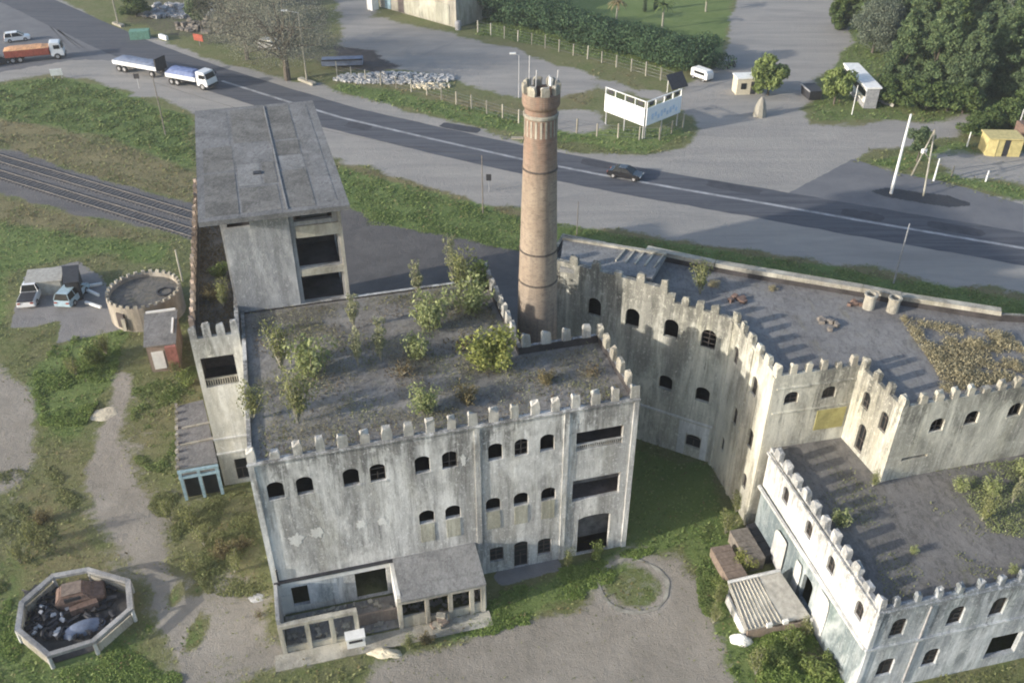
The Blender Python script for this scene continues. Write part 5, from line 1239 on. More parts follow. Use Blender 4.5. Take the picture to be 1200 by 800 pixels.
tyre((60,722), .42, 0, .5, .3, 'largest tyre left of the grey hull'); tyre((67,706), .33, .5, .2, .25, 'tyre behind the largest, below the rusty wreck'); tyre((56,742), .34, 1, .9, .3, 'tyre lowest in the heap of scrap')
b = MB()
for k in range(170):
    p = at(random.uniform(30, 135), random.uniform(690, 750)); b.box((p[0], p[1], random.uniform(.06, .4)), (random.uniform(.15,.8), random.uniform(.08,.3), random.uniform(.06,.25)), random.uniform(0,3), .05)
tag(b.build('scrap_metal', M['dark']), 'dark scrap metal strewn over the floor of the octagonal ruin', 'scrap', None, 'stuff')
b = MB()
for k in range(14):
    p = at(random.uniform(36, 90), random.uniform(712, 750)); b.box((p[0], p[1], random.uniform(.2, .45)), (random.uniform(.2,.6), random.uniform(.1,.3), .12), random.uniform(0,3), .05)
tag(b.build('pale_scrap', M['galv']), 'few pale scraps on top of the dark scrap metal', 'scrap', None, 'stuff')

# ---------------------------------------------------------------- vegetation
def leaf_cloud(centers, radii, n, size, flat=.8, up=.0, seed=0):
    """n small leaf faces spread through clumps -> verts, quads"""
    r = np.random.default_rng(seed); k = len(centers); C = np.array(centers); Rr = np.array(radii)
    w = Rr[:, 0]**2; i = r.choice(k, n, p=w/w.sum()); v = r.normal(size=(n, 3)); v /= np.linalg.norm(v, axis=1)[:, None]
    rad_ = r.uniform(.35, 1.0, n)**.5
    c = C[i]+v*Rr[i]*rad_[:, None]
    nrm = v+r.normal(size=(n, 3))*.6; nrm[:, 2] += up; nrm /= np.linalg.norm(nrm, axis=1)[:, None]
    t = np.cross(nrm, r.normal(size=(n, 3))); t /= np.linalg.norm(t, axis=1)[:, None]; b = np.cross(nrm, t)
    s = size*r.uniform(.5, 1.3, n)[:, None]
    V = np.stack([c-t*s, c-b*s*.55, c+t*s, c+b*s*.55], 1).reshape(-1, 3)
    return V, np.arange(4*n).reshape(n, 4)
def crown_clumps(r, rx, rz, zc, n, k=.42, bottom=.0, cone=0.0):
    cs, rs = [], []
    for _ in range(n):
        v = r.normal(size=3); v /= np.linalg.norm(v); q = r.uniform(.35, .9)
        z = zc+v[2]*rz*q
        if z < bottom: z = bottom+abs(z-bottom)*.3
        kc = 1-cone*max(0, min(1, (z-(zc-rz*.7))/(1.9*rz)))
        s = k*r.uniform(.55, 1.15)*(.45+.55*kc); cs.append((v[0]*rx*q*kc, v[1]*rx*q*kc, z)); rs.append((rx*s, rx*s, min(rz, rx)*s*.85))
    return cs, rs
TREES = {}
def tree_proto(key, h, rx, rz, zc, nclump, nleaf, lsize, leaf, bark, seed, trunk_r=.28, k=.42, spread=6, cone=0.0):
    r = np.random.default_rng(seed); cs, rs = crown_clumps(r, rx, rz, zc, nclump, k, zc-rz*.95, cone)
    V, Q = leaf_cloud(cs, rs, nleaf, lsize, seed=seed); crown = np_mesh('crown', V, Q, leaf)
    b = MB(); top = zc+rz*.3; b.cyl((0,0,-.2), (.1,0,zc-rz*.5), trunk_r, trunk_r*.7, 8); b.cyl((.1,0,zc-rz*.5), (.0,.1,top), trunk_r*.7, trunk_r*.2, 7)
    for i in range(min(spread, len(cs))):
        z0 = r.uniform(max(.5, zc-rz*.9), zc+rz*.1); c = cs[i]; b.cyl((.05,0,z0), c, trunk_r*.4, trunk_r*.1, 5)
    TREES[key] = (b.mesh('trunk', bark), crown)
def put_tree(key, p, label, group, s=1.0, name='tree', cat='tree', sz=None):
    t = empty(name, p, random.uniform(0, 6.28), label, cat, group); t.scale = (s, s, sz or s)
    ob('trunk', TREES[key][0], t); ob('crown', TREES[key][1], t); return t
tree_proto('big1', 12, 4.0, 6.6, 5.8, 130, 30000, .18, M['leaf_dark'], M['bark'], 11, k=.27, cone=.92)
tree_proto('big2', 12, 3.8, 6.4, 5.6, 125, 28000, .18, M['leaf_mid'], M['bark'], 12, k=.27, cone=.9)
tree_proto('cone', 12, 3.3, 7.2, 6.0, 130, 30000, .15, M['leaf_conifer'], M['bark'], 13, .2, .27, cone=.97)
tree_proto('pale', 10, 4.4, 4.6, 4.8, 70, 26000, .16, M['leaf_pale'], M['bark'], 14)
tree_proto('bush', 3, 1.9, 1.6, 1.7, 22, 3800, .16, M['leaf_bright'], M['bark'], 15, .12, .42)
tree_proto('bush2', 3, 2.0, 1.4, 1.4, 22, 3800, .15, M['leaf_mid'], M['bark'], 16, .12, .42)
tree_proto('sparse', 9, 5.6, 4.2, 5.4, 120, 26000, .06, M['leaf_bare'], M['bark'], 17, .3, .34, 40)
tree_proto('small', 6, 2.0, 2.2, 3.6, 22, 5000, .16, M['leaf_dark'], M['bark'], 18, .14)
FT = 'big trees at the upper right'
WOOD = (((985,34), 'big2', .75, 'smaller yellow-green tree at the left end of the upper right wood'), ((1022,62), 'pale', .8, 'greyish tree just behind the long white kiosk'),
    ((1050,108), 'cone', 1.0, 'pointed green tree right of the board fence'), ((1088,112), 'cone', 1.15, 'tall pointed tree in the middle of the upper right wood front'), ((1128,120), 'big1', .95, 'dark round tree behind the junction grass'),
    ((1165,112), 'cone', 1.1, 'pointed tree behind the yellow kiosk'), ((1200,118), 'big1', 1.0, 'dark tree at the right edge of the wood front'), ((1045,30), 'big1', 1.0, 'dark tree in the second row above the kiosk'),
    ((1090,35), 'big2', 1.0, 'green tree in the second row of the upper right wood'), ((1135,42), 'big1', 1.1, 'dark tree in the second row near the right edge'), ((1180,40), 'pale', 1.1, 'pale grey-green tree at the top right'),
    ((1215,60), 'big2', 1.1, 'green tree cut by the right edge'), ((1010,0), 'big2', .9, 'mid green tree at the top edge beside the lot'), ((1070,-10), 'pale', 1.1, 'pale tree at the top edge of the wood'), ((1130,-5), 'big1', 1.1, 'dark tree at the top edge of the wood'), ((1200,0), 'pale', 1.2, 'largest pale tree in the top right corner'),
    ((1250,100), 'big1', 1.1, 'dark tree beyond the right edge'),
    ((1068,88), 'big1', .9, 'dark tree tucked behind the pointed ones left of centre'), ((1108,90), 'big2', .95, 'green tree tucked between the two tallest pointed ones'), ((1148,86), 'big1', 1.0, 'dark tree tucked behind the wood front right of centre'), ((1180,84), 'big2', 1.0, 'green tree behind the dark one at the right edge'),
    ((1030,45), 'big2', .8, 'green tree right above the kiosk roof'), ((1062,58), 'cone', 1.0, 'pointed tree in the second row of the wood'), ((1108,10), 'big2', 1.1, 'green tree near the top edge in the middle of the wood'), ((1160,12), 'big1', 1.2, 'dark tree near the top edge right of the middle'))
for k, (px, key, s, lab) in enumerate(WOOD):
    put_tree(key, at(*px), lab, FT, s*1.15)
UW = 'bushes along the foot of the upper right wood'
for k, (px, lab) in enumerate((((1040,122), 'leftmost low bush at the foot of the wood, beside the board fence'), ((1062,126), 'low bush below the pointed tree right of the board fence'), ((1085,128), 'low bush below the tallest pointed tree of the wood'), ((1110,130), 'low bush at the middle of the wood edge'), ((1128,133), 'low bush at the wood edge left of the yellow kiosk bushes'), ((1200,140), 'dark low bush at the right edge below the wood'))):
    put_tree('bush2', at(*px), lab, UW, 1.5, 'bush', 'bush')
BB = 'roadside bushes'
put_tree('bush', at(900,112), 'bright green bush beside the cream gatehouse', BB, 1.55, 'bush', 'bush', 1.9)
put_tree('bush', at(977,122), 'round yellow-green bush in front of the long white kiosk', BB, 1.35, 'bush', 'bush', 1.7)
put_tree('small', at(1074,190), 'small dark tree behind the A-shaped poles', BB, .85, 'small_tree', 'tree')
for k, (px, s, lab) in enumerate((((1140,160), 1.0, 'low bush left of the yellow kiosk'), ((1158,152), 1.1, 'low bush right behind the yellow kiosk roof'), ((1185,150), 1.3, 'broad bush behind the grey post at the right edge'))):
    put_tree('bush2', at(*px), lab, BB, s, 'bush', 'bush')
put_tree('sparse', at(337,94), 'large bare-looking grey tree behind the street lamp', None, 1.8, sz=1.45)
put_tree('sparse', at(290,70), 'sparse grey tree behind and left of the large bare one', None, 1.3)
LT = 'trees of the scrap yard at top left'
for k, (px, s, key, lab) in enumerate((((237,36), 1.25, 'small', 'small green tree nearest the highway bend'), ((262,34), 1.2, 'sparse', 'thin grey tree in the middle of the scrap yard'), ((160,20), 1.5, 'bush2', 'green bush left of the scrap heap'), ((215,0), 1.6, 'small', 'dark tree at the top edge of the scrap yard'), ((305,8), 1.1, 'big2', 'rounder green tree at the top edge above the bare tree'), ((150,-4), .8, 'big1', 'dark tree at the top left edge'))):
    put_tree(key, at(*px), lab, LT, s)
# palms on the lawn at top centre
def palm(px, h, label, yellow=True):
    t = empty('palm_tree', at(*px), random.uniform(0, 6), label, 'palm tree', 'palms on the lawn')
    MB().cyl((0,0,-.1), (.1,0,h), .2, .14, 8).build('trunk', M['palebark'], t)
    fm = None
    for i in range(16):
        a = 2*PI*i/16+random.uniform(-.1, .1); b = MB(); el = random.uniform(-.2, .9); L_ = 2.3; prev = Vector((.1, 0, h)); d = Vector((math.cos(a)*math.cos(el), math.sin(a)*math.cos(el), math.sin(el)))
        for k in range(6):
            nx_ = prev+d*L_/6; sd = Vector((-math.sin(a), math.cos(a), 0))*(.28*(1-k/7)+.05)
            b.add([prev-sd-Vector((0,0,.08)), prev, nx_, nx_-sd*.9-Vector((0,0,.08)), prev+sd-Vector((0,0,.08)), nx_+sd*.9-Vector((0,0,.08))], [(0,1,2,3),(1,4,5,2)])
            prev = nx_; d = (d+Vector((0,0,-.28))).normalized()
        b.build('frond', M['leaf_dry' if yellow else 'leaf_mid'], t)
palm((722,26), 3.6, 'yellowish palm on the lawn behind the hedge'); palm((776,34), 4.2, 'slender palm right of the yellowish one', False); palm((827,14), 3.5, 'palm near the lawn edge beside the lot', False)
for k, px in enumerate(((755,14), (768,12))):
    t = empty('cypress', at(*px), 0, ('left one of two dark thin cypresses on the lawn', 'right one of two dark thin cypresses on the lawn')[k], 'tree')
    V, Q = leaf_cloud([(0,0,z) for z in np.linspace(.6, 5.5, 9)], [(.5*(1-z/8), .5*(1-z/8), .6) for z in np.linspace(.6, 5.5, 9)], 2200, .12, seed=40+k)
    ob('crown', np_mesh('crown', V, Q, M['leaf_dark']), t); MB().cyl((0,0,0), (0,0,1.5), .1, .08).build('trunk', M['bark'], t)
# hedge: one mass
def hedge(pts, w, h, n, label, seed):
    P = [at(*p) for p in pts]; cs, rs = [], []; r = np.random.default_rng(seed)
    for i in range(len(P)-1):
        a, b2 = np.array(P[i]), np.array(P[i+1]); m = int(np.linalg.norm(b2-a)/.9)
        for k in range(m):
            c = a+(b2-a)*(k+r.uniform(0, 1))/m
            for z in (h*.25, h*.6, h*.82): cs.append((c[0]+r.uniform(-w, w)*.4, c[1]+r.uniform(-w, w)*.4, z*r.uniform(.85, 1.15))); s = r.uniform(.6, 1.1); rs.append((w*.6*s, w*.6*s, h*.28*s))
    V, Q = leaf_cloud(cs, rs, n, .2, seed=seed); o = ob('hedge', np_mesh('hedge', V, Q, M['leaf_hedge'])); tag(o, label, 'hedge', None, 'stuff')
hedge([(545,14),(610,30),(680,46),(740,62),(800,80),(838,78)], 4.6, 4.6, 70000, 'long dark green hedge between the yard and the lawn', 5)
hedge([(540,-5),(620,14),(660,20)], 3.0, 3.0, 12000, 'darker shrub belt behind the left end of the hedge', 6)

# ground cover: small faces standing on the ground, denser near the camera
def cover(name, label, field_fn, n, xr, yr, size, hgt, mat, seed, near=True):
    r = np.random.default_rng(seed); x = r.uniform(*xr, n*3); y = yr[0]+(yr[1]-yr[0])*r.uniform(0, 1, n*3)**(1.5 if near else 1.0)
    clump = np.clip(mask_noise(x, y, .16, seed+50)*.9+.55, 0.05, 1)
    keep = r.uniform(0, 1, n*3) < field_fn(x, y)*clump; x, y = x[keep][:n], y[keep][:n]; n = len(x)
    cl = np.clip(mask_noise(x, y, .22, seed+9)*.8+.6, .25, 1.5)
    z = r.uniform(0, 1, n)**1.5*hgt*cl; a = r.uniform(0, 2*PI, n); tilt = r.uniform(.05, .75, n)
    s = size*r.uniform(.5, 1.4, n)*(1+np.clip((y-60)/90, 0, 1.5)); 
    t = np.stack([np.cos(a), np.sin(a), np.zeros(n)], 1); up = np.stack([-np.sin(a)*np.cos(tilt), np.cos(a)*np.cos(tilt), np.sin(tilt)], 1)
    c = np.stack([x, y, z], 1); S = s[:, None]
    V = np.stack([c-t*S*.45, c+t*S*.45, c+up*S*1.25+t*S*.15], 1).reshape(-1, 3)
    o = ob(name, np_mesh(name, V, np.arange(3*n).reshape(n, 3), mat)); tag(o, label, 'plants', None, 'stuff')
FOOT = [  # building footprints kept free of plants
 [la(-.1,-3.6)[:2], la(24.1,-.1)[:2], la(24.1,7.5)[:2], la(18.4,17.4)[:2], la(8,36)[:2], la(-3.5,38.6)[:2], la(-3.5,13.4)[:2], la(0,13.4)[:2]],
 [lc(-.05,-.1)[:2], lc(24,-.1)[:2], lc(24,14)[:2], lc(0,14)[:2]], TP, [p_[:2] for p_ in [(o_+Vector((0,0,0))) for o_ in OP]]]
FOOT += [[(tc[0]+.2+3.9*math.cos(a), tc[1]+3.9*math.sin(a)) for a in np.linspace(0, 6.28, 13)[:-1]]]
def free(x, y):
    m = np.ones_like(x)
    for f in FOOT: m *= (seg_sd(x, y, [tuple(p)[:2] for p in f]) < 0)
    return m
soft = lambda v: np.clip((v-.35)/.4, 0, 1)
LAWN = [at(*q)[:2] for q in ((590,-60),(872,-60),(862,0),(848,66),(800,72),(700,44),(620,20))]
bare = lambda x, y: (seg_sd(x, y, LAWN) < 0)*bare0(x, y)
bare0 = lambda x, y: np.clip(1-1.4*(sample('gravel', x, y)+sample('dirt', x, y)+sample('conc', x, y)+sample('ballast', x, y)*1.2+sample('shaded_pave', x, y)*1.5+.6*sample('mud_dark', x, y)), 0, 1)*free(x, y)
cover('lush_grass', 'green grass and weeds over the banks and yard edges', lambda x, y: soft(sample('lush', x, y))*bare(x, y), 170000, (-95, 100), (24, 190), .15, .16, M['leaf_lush'], 21)
cover('bright_grass', 'brighter green tufts among the grass', lambda x, y: soft(sample('lush', x, y))*bare(x, y), 100000, (-80, 100), (24, 190), .14, .15, M['leaf_grass'], 22)
cover('weedy_ground', 'mixed olive weeds on the untended ground', lambda x, y: (1-soft(sample('lush', x, y)))*bare(x, y), 120000, (-75, 75), (24, 120), .14, .2, M['leaf_shrub'], 23)
cover('dry_grass', 'dry yellowish grass on the railway bank and untended ground', lambda x, y: (.25+soft(sample('dry', x, y)))*bare(x, y)*.8, 90000, (-85, 80), (24, 150), .14, .18, M['leaf_dry'], 24)
cover('sparse_weeds', 'scattered weeds on the dirt yard and path', lambda x, y: free(x, y)*.5*np.clip(sample('dirt', x, y), 0, 1), 5000, (-40, 40), (24, 70), .10, .08, M['leaf_shrub'], 25)

def drift(name, label, px, n, size, h, mat, seed, thr):
    r = np.random.default_rng(seed); P = np.array([at(*p)[:2] for p in px]); lo, hi = P.min(0), P.max(0)
    x = r.uniform(lo[0], hi[0], n*5); y = r.uniform(lo[1], hi[1], n*5); cl = mask_noise(x, y, .17, seed)
    m = (seg_sd(x, y, [tuple(p) for p in P])+cl*.8 > .1) & (cl+r.normal(0, .1, len(x)) > thr) & (free(x, y) > 0)
    x, y, cl = x[m][:n], y[m][:n], cl[m][:n]; k = len(x)
    if k == 0: return
    hh = h*np.clip((cl-thr)*1.6, .1, 1.2)*r.uniform(0, 1, k)**.6; c = np.stack([x, y, hh], 1)
    nrm = r.normal(size=(k, 3)); nrm[:, 2] = abs(nrm[:, 2])+1.0; nrm /= np.linalg.norm(nrm, axis=1)[:, None]
    t = np.cross(nrm, r.normal(size=(k, 3))); t /= np.linalg.norm(t, axis=1)[:, None]; b = np.cross(nrm, t); s_ = (size*r.uniform(.5, 1.4, k))[:, None]
    V = np.stack([c-t*s_, c-b*s_*.55, c+t*s_, c+b*s_*.55], 1).reshape(-1, 3)
    tag(ob(name, np_mesh(name, V, np.arange(4*k).reshape(k, 4), mat)), label, 'plants', None, 'stuff')
drift('leafy_bank', 'leafy olive undergrowth on the bank between the path and the factory', [(178,585),(290,575),(318,690),(250,700),(205,640)], 20000, .06, .17, M['leaf_shrub'], 81, -.1)
drift('leafy_bank', 'leafy undergrowth on the left edge behind the octagonal ruin', [(-60,560),(60,545),(95,590),(60,650),(10,690),(-60,720)], 16000, .06, .18, M['leaf_shrub'], 82, .05)
drift('leafy_bank', 'rich green undergrowth between concrete pad and left gravel lot', [(62,405),(140,390),(138,430),(100,500),(50,500),(38,440)], 22000, .065, .22, M['leaf_bright2'], 83, -.2)
drift('leafy_bank', 'green undergrowth above the lean-to beside the narrow wing', [(150,440),(230,430),(228,480),(205,500),(205,560),(165,540)], 12000, .06, .18, M['leaf_grass'], 84, .1)
drift('leafy_bank', 'bright green undergrowth below the ribbed hut', [(862,742),(900,738),(950,735),(1000,800),(1010,850),(880,850),(850,800)], 24000, .07, .35, M['leaf_bright2'], 85, -.25)
drift('leafy_bank', 'undergrowth left of the crates and ribbed hut', [(822,590),(868,600),(850,660),(850,740),(825,740),(815,660)], 12000, .065, .15, M['leaf_grass'], 86, -.1)
drift('leafy_bank', 'long green grass strip along the foot of the factory and annex', [(500,760),(570,712),(600,690),(660,672),(733,645),(770,640),(700,690),(600,735)], 20000, .06, .09, M['leaf_bright2'], 87, -.3)
drift('leafy_bank', 'green growth around the octagonal ruin at bottom left', [(-60,700),(10,700),(20,770),(60,790),(120,775),(165,720),(200,760),(230,860),(-60,860)], 30000, .065, .12, M['leaf_bright2'], 88, -.1)
drift('leafy_bank', 'tall grass along the highway verge behind the factory', [(405,205),(610,255),(800,288),(1000,318),(1200,352),(1280,366),(1280,400),(1000,345),(800,318),(640,300),(430,262)], 36000, .09, .08, M['leaf_grass'], 89, -.2)
drift('leafy_bank', 'bushy green growth on the bank below the highway trucks', [(-20,110),(60,95),(160,118),(228,150),(228,195),(150,165),(60,145),(-20,135)], 30000, .11, .1, M['leaf_grass'], 90, .05)

# weeds in clumps: plants of their own
SH = {}
def shrub_proto(key, h, r_, n, ls, leaf, seed, stems=7):
    r = np.random.default_rng(seed); b = MB(); cs, rs = [], []
    for i in range(stems):
        a = r.uniform(0, 6.28); t = r.uniform(.1, 1); tip = Vector((math.cos(a)*r_*t*.8, math.sin(a)*r_*t*.8, h*r.uniform(.5, 1))); b.cyl((0,0,0), tip, .025, .01, 4, False)
        for f in (.45, .7, .95): c = tip*f; cs.append(tuple(c)); q = r_*r.uniform(.22, .42); rs.append((q, q, q*1.1))
    V, Q = leaf_cloud(cs, rs, n, ls, seed=seed); SH[key] = (b.mesh('stem', M['palebark']), np_mesh('foliage', V, Q, leaf))
shrub_proto('olive', 1.5, .8, 1000, .055, M['leaf_shrub'], 31, 10); shrub_proto('yellow', 1.7, 1.1, 2600, .07, M['leaf_yellow'], 32, 10)
shrub_proto('dry', .9, .9, 1200, .06, M['leaf_dry'], 33, 10); shrub_proto('bright', 1.2, .85, 1300, .07, M['leaf_bright'], 34)
shrub_proto('straw', .55, .9, 1300, .055, M['leaf_straw'], 37, 10); shrub_proto('light', 1.1, .85, 1150, .06, M['leaf_light'], 38, 9); shrub_proto('tall', 2.4, .6, 1200, .06, M['leaf_pale2'], 35, 8); shrub_proto('rust', .5, .8, 300, .06, M['leaf_rust'], 36)
def shrub(key, p, label, group, s=1.0, sz=None, name='shrub', cat='shrub'):
    t = empty(name, p, random.uniform(0, 6.28), label, cat, group); t.scale = (s, s, sz or s*(1.25 if key in ('olive', 'light', 'tall') else .75 if key == 'straw' else 1)*random.uniform(.85, 1.15))
    ob('stem', SH[key][0], t); ob('foliage', SH[key][1], t)
RG = 'shrubs on the main factory roof'
def roofshrubs(lst, z, group, name='shrub', cat='shrub'):
    for px, key, s, lab in lst: shrub(key, at(px[0], px[1], z), lab, group, s*(1.5 if key in ('olive', 'light', 'yellow') else 1.25), None, name, cat)
roofshrubs([((578,432),'yellow',1.35,'big bright yellow-green shrub below the chimney on the factory roof'), ((497,482),'light',1.1,'pale green shrub near the front battlements at mid roof'),
 ((365,440),'light',1.55,'largest olive shrub on the left part of the factory roof'), ((330,432),'olive',1.1,'olive shrub left of the largest one'), ((505,385),'light',1.5,'broad green shrub at the middle of the factory roof'),
 ((552,365),'light',1.6,'pale green bush near the rear corner below the chimney'), ((490,350),'tall',.9,'tall thin weed at the rear edge of the factory roof'), ((530,330),'tall',1.0,'tall pale weed at the rear right roof edge'),
 ((415,385),'tall',.9,'slender weed near the rear left roof edge'), ((447,425),'tall',.9,'slender weed in the centre left of the roof'), ((420,430),'tall',.85,'thin stalk beside the largest olive shrub'),
 ((350,495),'olive',1.2,'olive shrub behind the left front battlements'), ((296,492),'olive',1.0,'dark shrub in the front left roof corner'), ((490,420),'light',1.0,'green shrub in front of the broad one'), ((562,335),'bright',1.3,'leafy shrub at the rear parapet corner'), ((540,345),'olive',1.2,'shrub beside the rear parapet'), ((470,440),'rust',1.2,'low brown weed patch at roof centre'),
 ((540,410),'rust',1.5,'rusty brown weed patch left of the yellow shrub'), ((548,470),'dry',1.0,'dry weeds below the yellow shrub'), ((640,448),'dry',.8,'dry tuft on the right part of the roof'), ((690,440),'rust',1.0,'brown tuft near the right parapet')], 12.75, RG)
roofshrubs([((985,615),'light',0.68,'green shrub by the left battlements of the low wing roof'), ((1160,580),'light',0.68,'largest light green shrub on the low wing roof'), ((1125,575),'light',0.61,'green shrub left of the largest one on the low roof'), ((1150,610),'olive',0.68,'shrub in front of the largest one on the low roof'),
 ((1070,648),'light',0.31,'small lone tuft in the middle of the low wing roof'), ((1186,672),'light',0.34,'small shrub behind the front battlements of the low wing'), ((1185,590),'tall',0.54,'tall weed at the right edge of the low roof'), ((1200,560),'light',0.75,'shrub cut by the right edge of the low roof'), ((1022,570),'olive',0.41,'small olive tuft near the inner tower foot')], 7.35, 'shrubs on the low wing roof')
roofshrubs([((1130,440),'straw',0.87,'dry straw bush right of the shadowed roof corner'), ((1145,405),'straw',0.93,'dry straw bush near the right end of the ochre roof'), ((1170,400),'straw',0.99,'broad dry weeds by the far right parapet'), ((1100,420),'straw',0.62,'dry tuft in the roof gutter'), ((1075,390),'straw',0.56,'dry tuft midway along the roof gutter'), ((1060,376),'straw',0.50,'dry tuft at the head of the roof gutter'), ((1110,455),'straw',0.68,'dry weeds behind the inner battlements'), ((1190,430),'straw',0.81,'dry weeds at the right edge of the ochre roof'),
 ((835,335),'straw',0.68,'dry weeds on the back roof near the step'), ((820,345),'olive',.9,'olive weeds behind the rear battlements'), ((905,340),'straw',0.50,'dry weeds along the highway parapet')], 13.0, 'dry weeds on the ochre wing roof')
roofshrubs([((258,325),'bright',.8,'green creeper at the tower foot on the narrow wing roof'), ((250,350),'dry',.9,'dry weeds on the narrow wing roof'), ((262,360),'olive',.7,'small olive weeds near the narrow wing front')], 12.6, 'weeds on the narrow wing roof')
def roof_cover(name, label, poly, z, n, size, h, mat, seed, thr):
    r = np.random.default_rng(seed); P = np.array([p[:2] for p in poly]); lo, hi = P.min(0), P.max(0)
    x = r.uniform(lo[0], hi[0], n*4); y = r.uniform(lo[1], hi[1], n*4); m = (seg_sd(x, y, [tuple(p) for p in P]) > .1) & (mask_noise(x, y, .14, seed)+r.normal(0, .12, len(x)) > thr)
    x, y = x[m][:n], y[m][:n]; k = len(x); a = r.uniform(0, 6.28, k); tl = r.uniform(.2, 1.4, k); s = (size*r.uniform(.5, 1.4, k))[:, None]
    t = np.stack([np.cos(a), np.sin(a), 0*a], 1); up = np.stack([-np.sin(a)*np.cos(tl), np.cos(a)*np.cos(tl), np.sin(tl)], 1); c = np.stack([x, y, z+h*r.uniform(0, 1, k)**2], 1)
    V = np.stack([c-t*s*.45, c+t*s*.45, c+up*s*1.25], 1).reshape(-1, 3)
    tag(ob(name, np_mesh(name, V, np.arange(3*k).reshape(k, 3), mat)), label, 'weeds', None, 'stuff')
RAP = [la(.6,.6), la(23.4,.6), la(23.4,6.8), la(17.8,6.8), la(17.8,16.8), la(.6,16.8)]
roof_cover('roof_weeds', 'low olive weeds growing over the main factory roof', RAP, 12.76, 5000, .09, .14, M['leaf_shrub'], 61, .22)
roof_cover('roof_tall_weeds', 'knee-high pale weeds in drifts over the main factory roof', RAP, 12.76, 22000, .06, .38, M['leaf_mixed'], 71, .12)
roof_cover('roof_pale_weeds', 'pale straw weeds in drifts over the main factory roof', RAP, 12.76, 9000, .07, .6, M['leaf_pale2'], 72, .42)
roof_cover('low_roof_bushes', 'drift of light green weeds at the right of the low wing roof', [at(1100,548,7.4), at(1215,535,7.4), at(1260,640,7.4), at(1160,625,7.4)], 7.36, 9000, .07, .25, M['leaf_light'], 73, -.05)
roof_cover('roof_brown_weeds', 'low brown weeds and litter on the main factory roof', RAP, 12.76, 6500, .08, .08, M['leaf_rust'], 62, .1)
roof_cover('wing_roof_weeds', 'brownish weeds covering the narrow wing roof', [la(-3,14), la(-.3,14), la(-.3,38), la(-3,38)], 12.61, 7000, .09, .1, M['leaf_rust'], 63, -.4)
roof_cover('dry_roof_weeds', 'straw-coloured weeds over the right part of the ochre roof', [at(1050,372,13), at(1185,392,13), at(1230,440,13), at(1110,462,13), at(1085,420,13)], 13.01, 16000, .09, .28, M['leaf_straw'], 64, -.15)
roof_cover('low_roof_weeds', 'thin moss and weeds on the low wing roof', [lc(.6,.6), lc(16,.6), lc(16,13), lc(.6,13)], 7.36, 4000, .08, .05, M['leaf_shrub'], 65, .32)
# leafy weeds in the yard
YW = 'leafy weeds in the yard'
yl = [((905,775),1.3,'bright'),((930,760),1.2,'bright'),((955,790),1.4,'bright'),((885,790),1.1,'olive'),((940,745),.8,'olive'),((845,690),.9,'bright'),((840,705),.8,'olive'),((870,665),.9,'yellow'),((850,625),1.1,'olive'),((862,600),1.0,'olive'),((835,730),.8,'olive'),((970,778),1.0,'bright'),
      ((700,652),.9,'bright'),((665,664),.8,'olive'),((680,648),.7,'olive'),((660,655),.7,'bright'),((200,610),1.0,'olive'),((225,615),1.2,'olive'),((240,640),1.1,'olive'),((262,650),1.2,'dry'),((275,670),1.0,'olive'),((225,670),.9,'olive'),((285,640),.9,'dry'),((110,425),1.5,'bright'),((125,415),1.2,'olive'),((90,440),1.2,'olive'),((220,450),1.1,'bright'),((205,440),.9,'olive'),
      ((40,640),1.1,'olive'),((25,660),1.0,'olive'),((50,610),1.0,'dry'),((340,745),.7,'olive'),((345,712),.7,'olive'),((480,760),.7,'olive'),((500,752),.7,'dry'),((305,720),.6,'rust')]
def ZN(x, y): return ('below the ribbed hut' if y > 735 and x > 820 else 'beside the old crates' if x > 820 else 'at the foot of the factory doorway' if x > 600 else 'on the bank left of the factory' if 180 < x < 320 else 'behind the octagonal ruin' if x < 80 else 'by the round turret path' if x < 180 else 'before the annex')
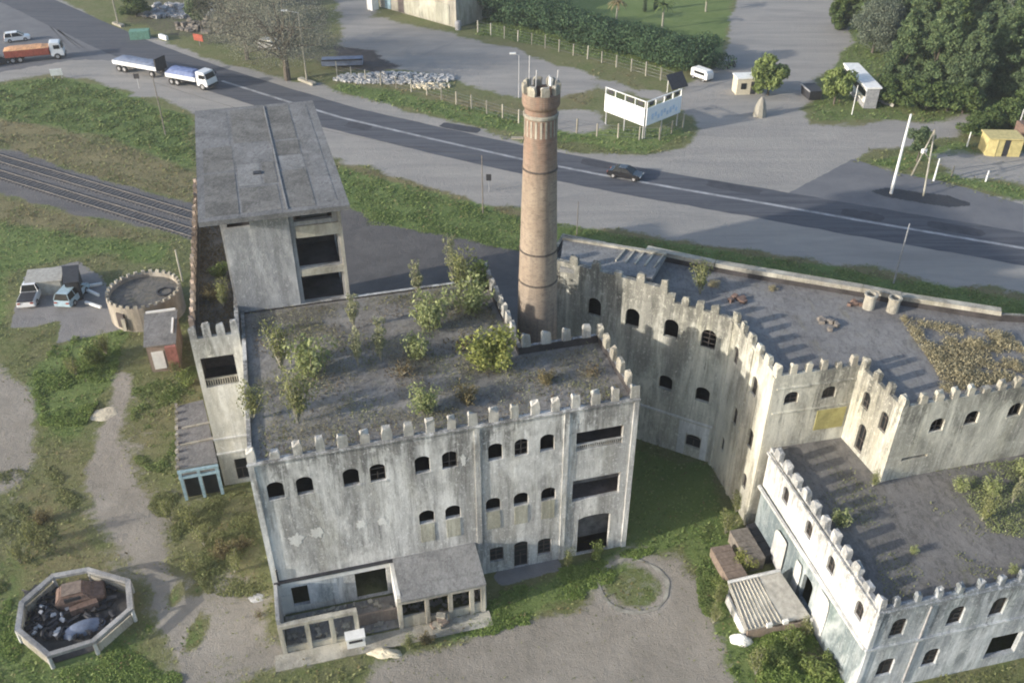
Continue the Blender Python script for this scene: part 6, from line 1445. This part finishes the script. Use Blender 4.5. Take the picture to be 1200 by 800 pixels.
yl = [q for q in yl if free(np.array([at(*q[0])[0]]), np.array([at(*q[0])[1]]))[0]]
for i, (px, s, key) in enumerate(yl):
    p = at(*px)
    if not free(np.array([p[0]]), np.array([p[1]]))[0]: continue
    x, y = px
    zone = ZN(x, y)
    kind = {'bright': 'bright green', 'olive': 'olive', 'yellow': 'yellow-green', 'dry': 'dry', 'rust': 'brown'}[key]
    same = [q for q in yl if q is not yl[i] and q[2] == key and ZN(*q[0]) == zone]
    if same:
        allq = sorted([q[0] for q in same]+[px]); pos = allq.index(px); m = len(allq)
        place = {0: 'leftmost', m-1: 'rightmost'}.get(pos, ['', 'second from the left', 'third from the left', 'fourth from the left', 'fifth from the left'][pos] if pos < 5 else 'right-hand')
        lab = f'{place} of the {kind} weed clumps {zone}'
    else: lab = f'{kind} leafy weed clump {zone}'
    shrub(key, p, lab, f'{kind} weeds {zone}' if same else None, s, None, 'weed_clump', 'weed')

# ---------------------------------------------------------------- thin evening haze: one closed box round camera and scene
hb = MB(); hb.box((0, 150, 27.0), (900, 800, 56.2))
hm = bpy.data.materials.new('haze_air'); hm.use_nodes = True; hn = hm.node_tree; hn.nodes.clear()
pv = hn.nodes.new('ShaderNodeVolumePrincipled'); pv.inputs['Color'].default_value = (0.86, 0.90, 0.96, 1); pv.inputs['Density'].default_value = 0.0003; pv.inputs['Anisotropy'].default_value = 0.2
ho = hn.nodes.new('ShaderNodeOutputMaterial'); hn.links.new(pv.outputs[0], ho.inputs['Volume'])
tag(hb.build('haze', hm), kind='stuff')

def cable(a, b, label):
    A, B = Vector(a), Vector(b); m = MB(); n = 16; pr = None
    for i in range(n+1):
        f = i/n; p = A+(B-A)*f-Vector((0, 0, 4*1.2*f*(1-f)))
        if pr is not None: m.cyl(pr, p, .02, n=4, caps=False)
        pr = p
    tag(m.build('overhead_cable', M['dark']), label, 'cable', 'overhead cables')
pa, pb = at(194, 158), at(566, 250)
cable((pa[0], pa[1], 7.3), (pb[0], pb[1], 7.0), 'thin cable from the wooden pole on the bank to the post left of the chimney')
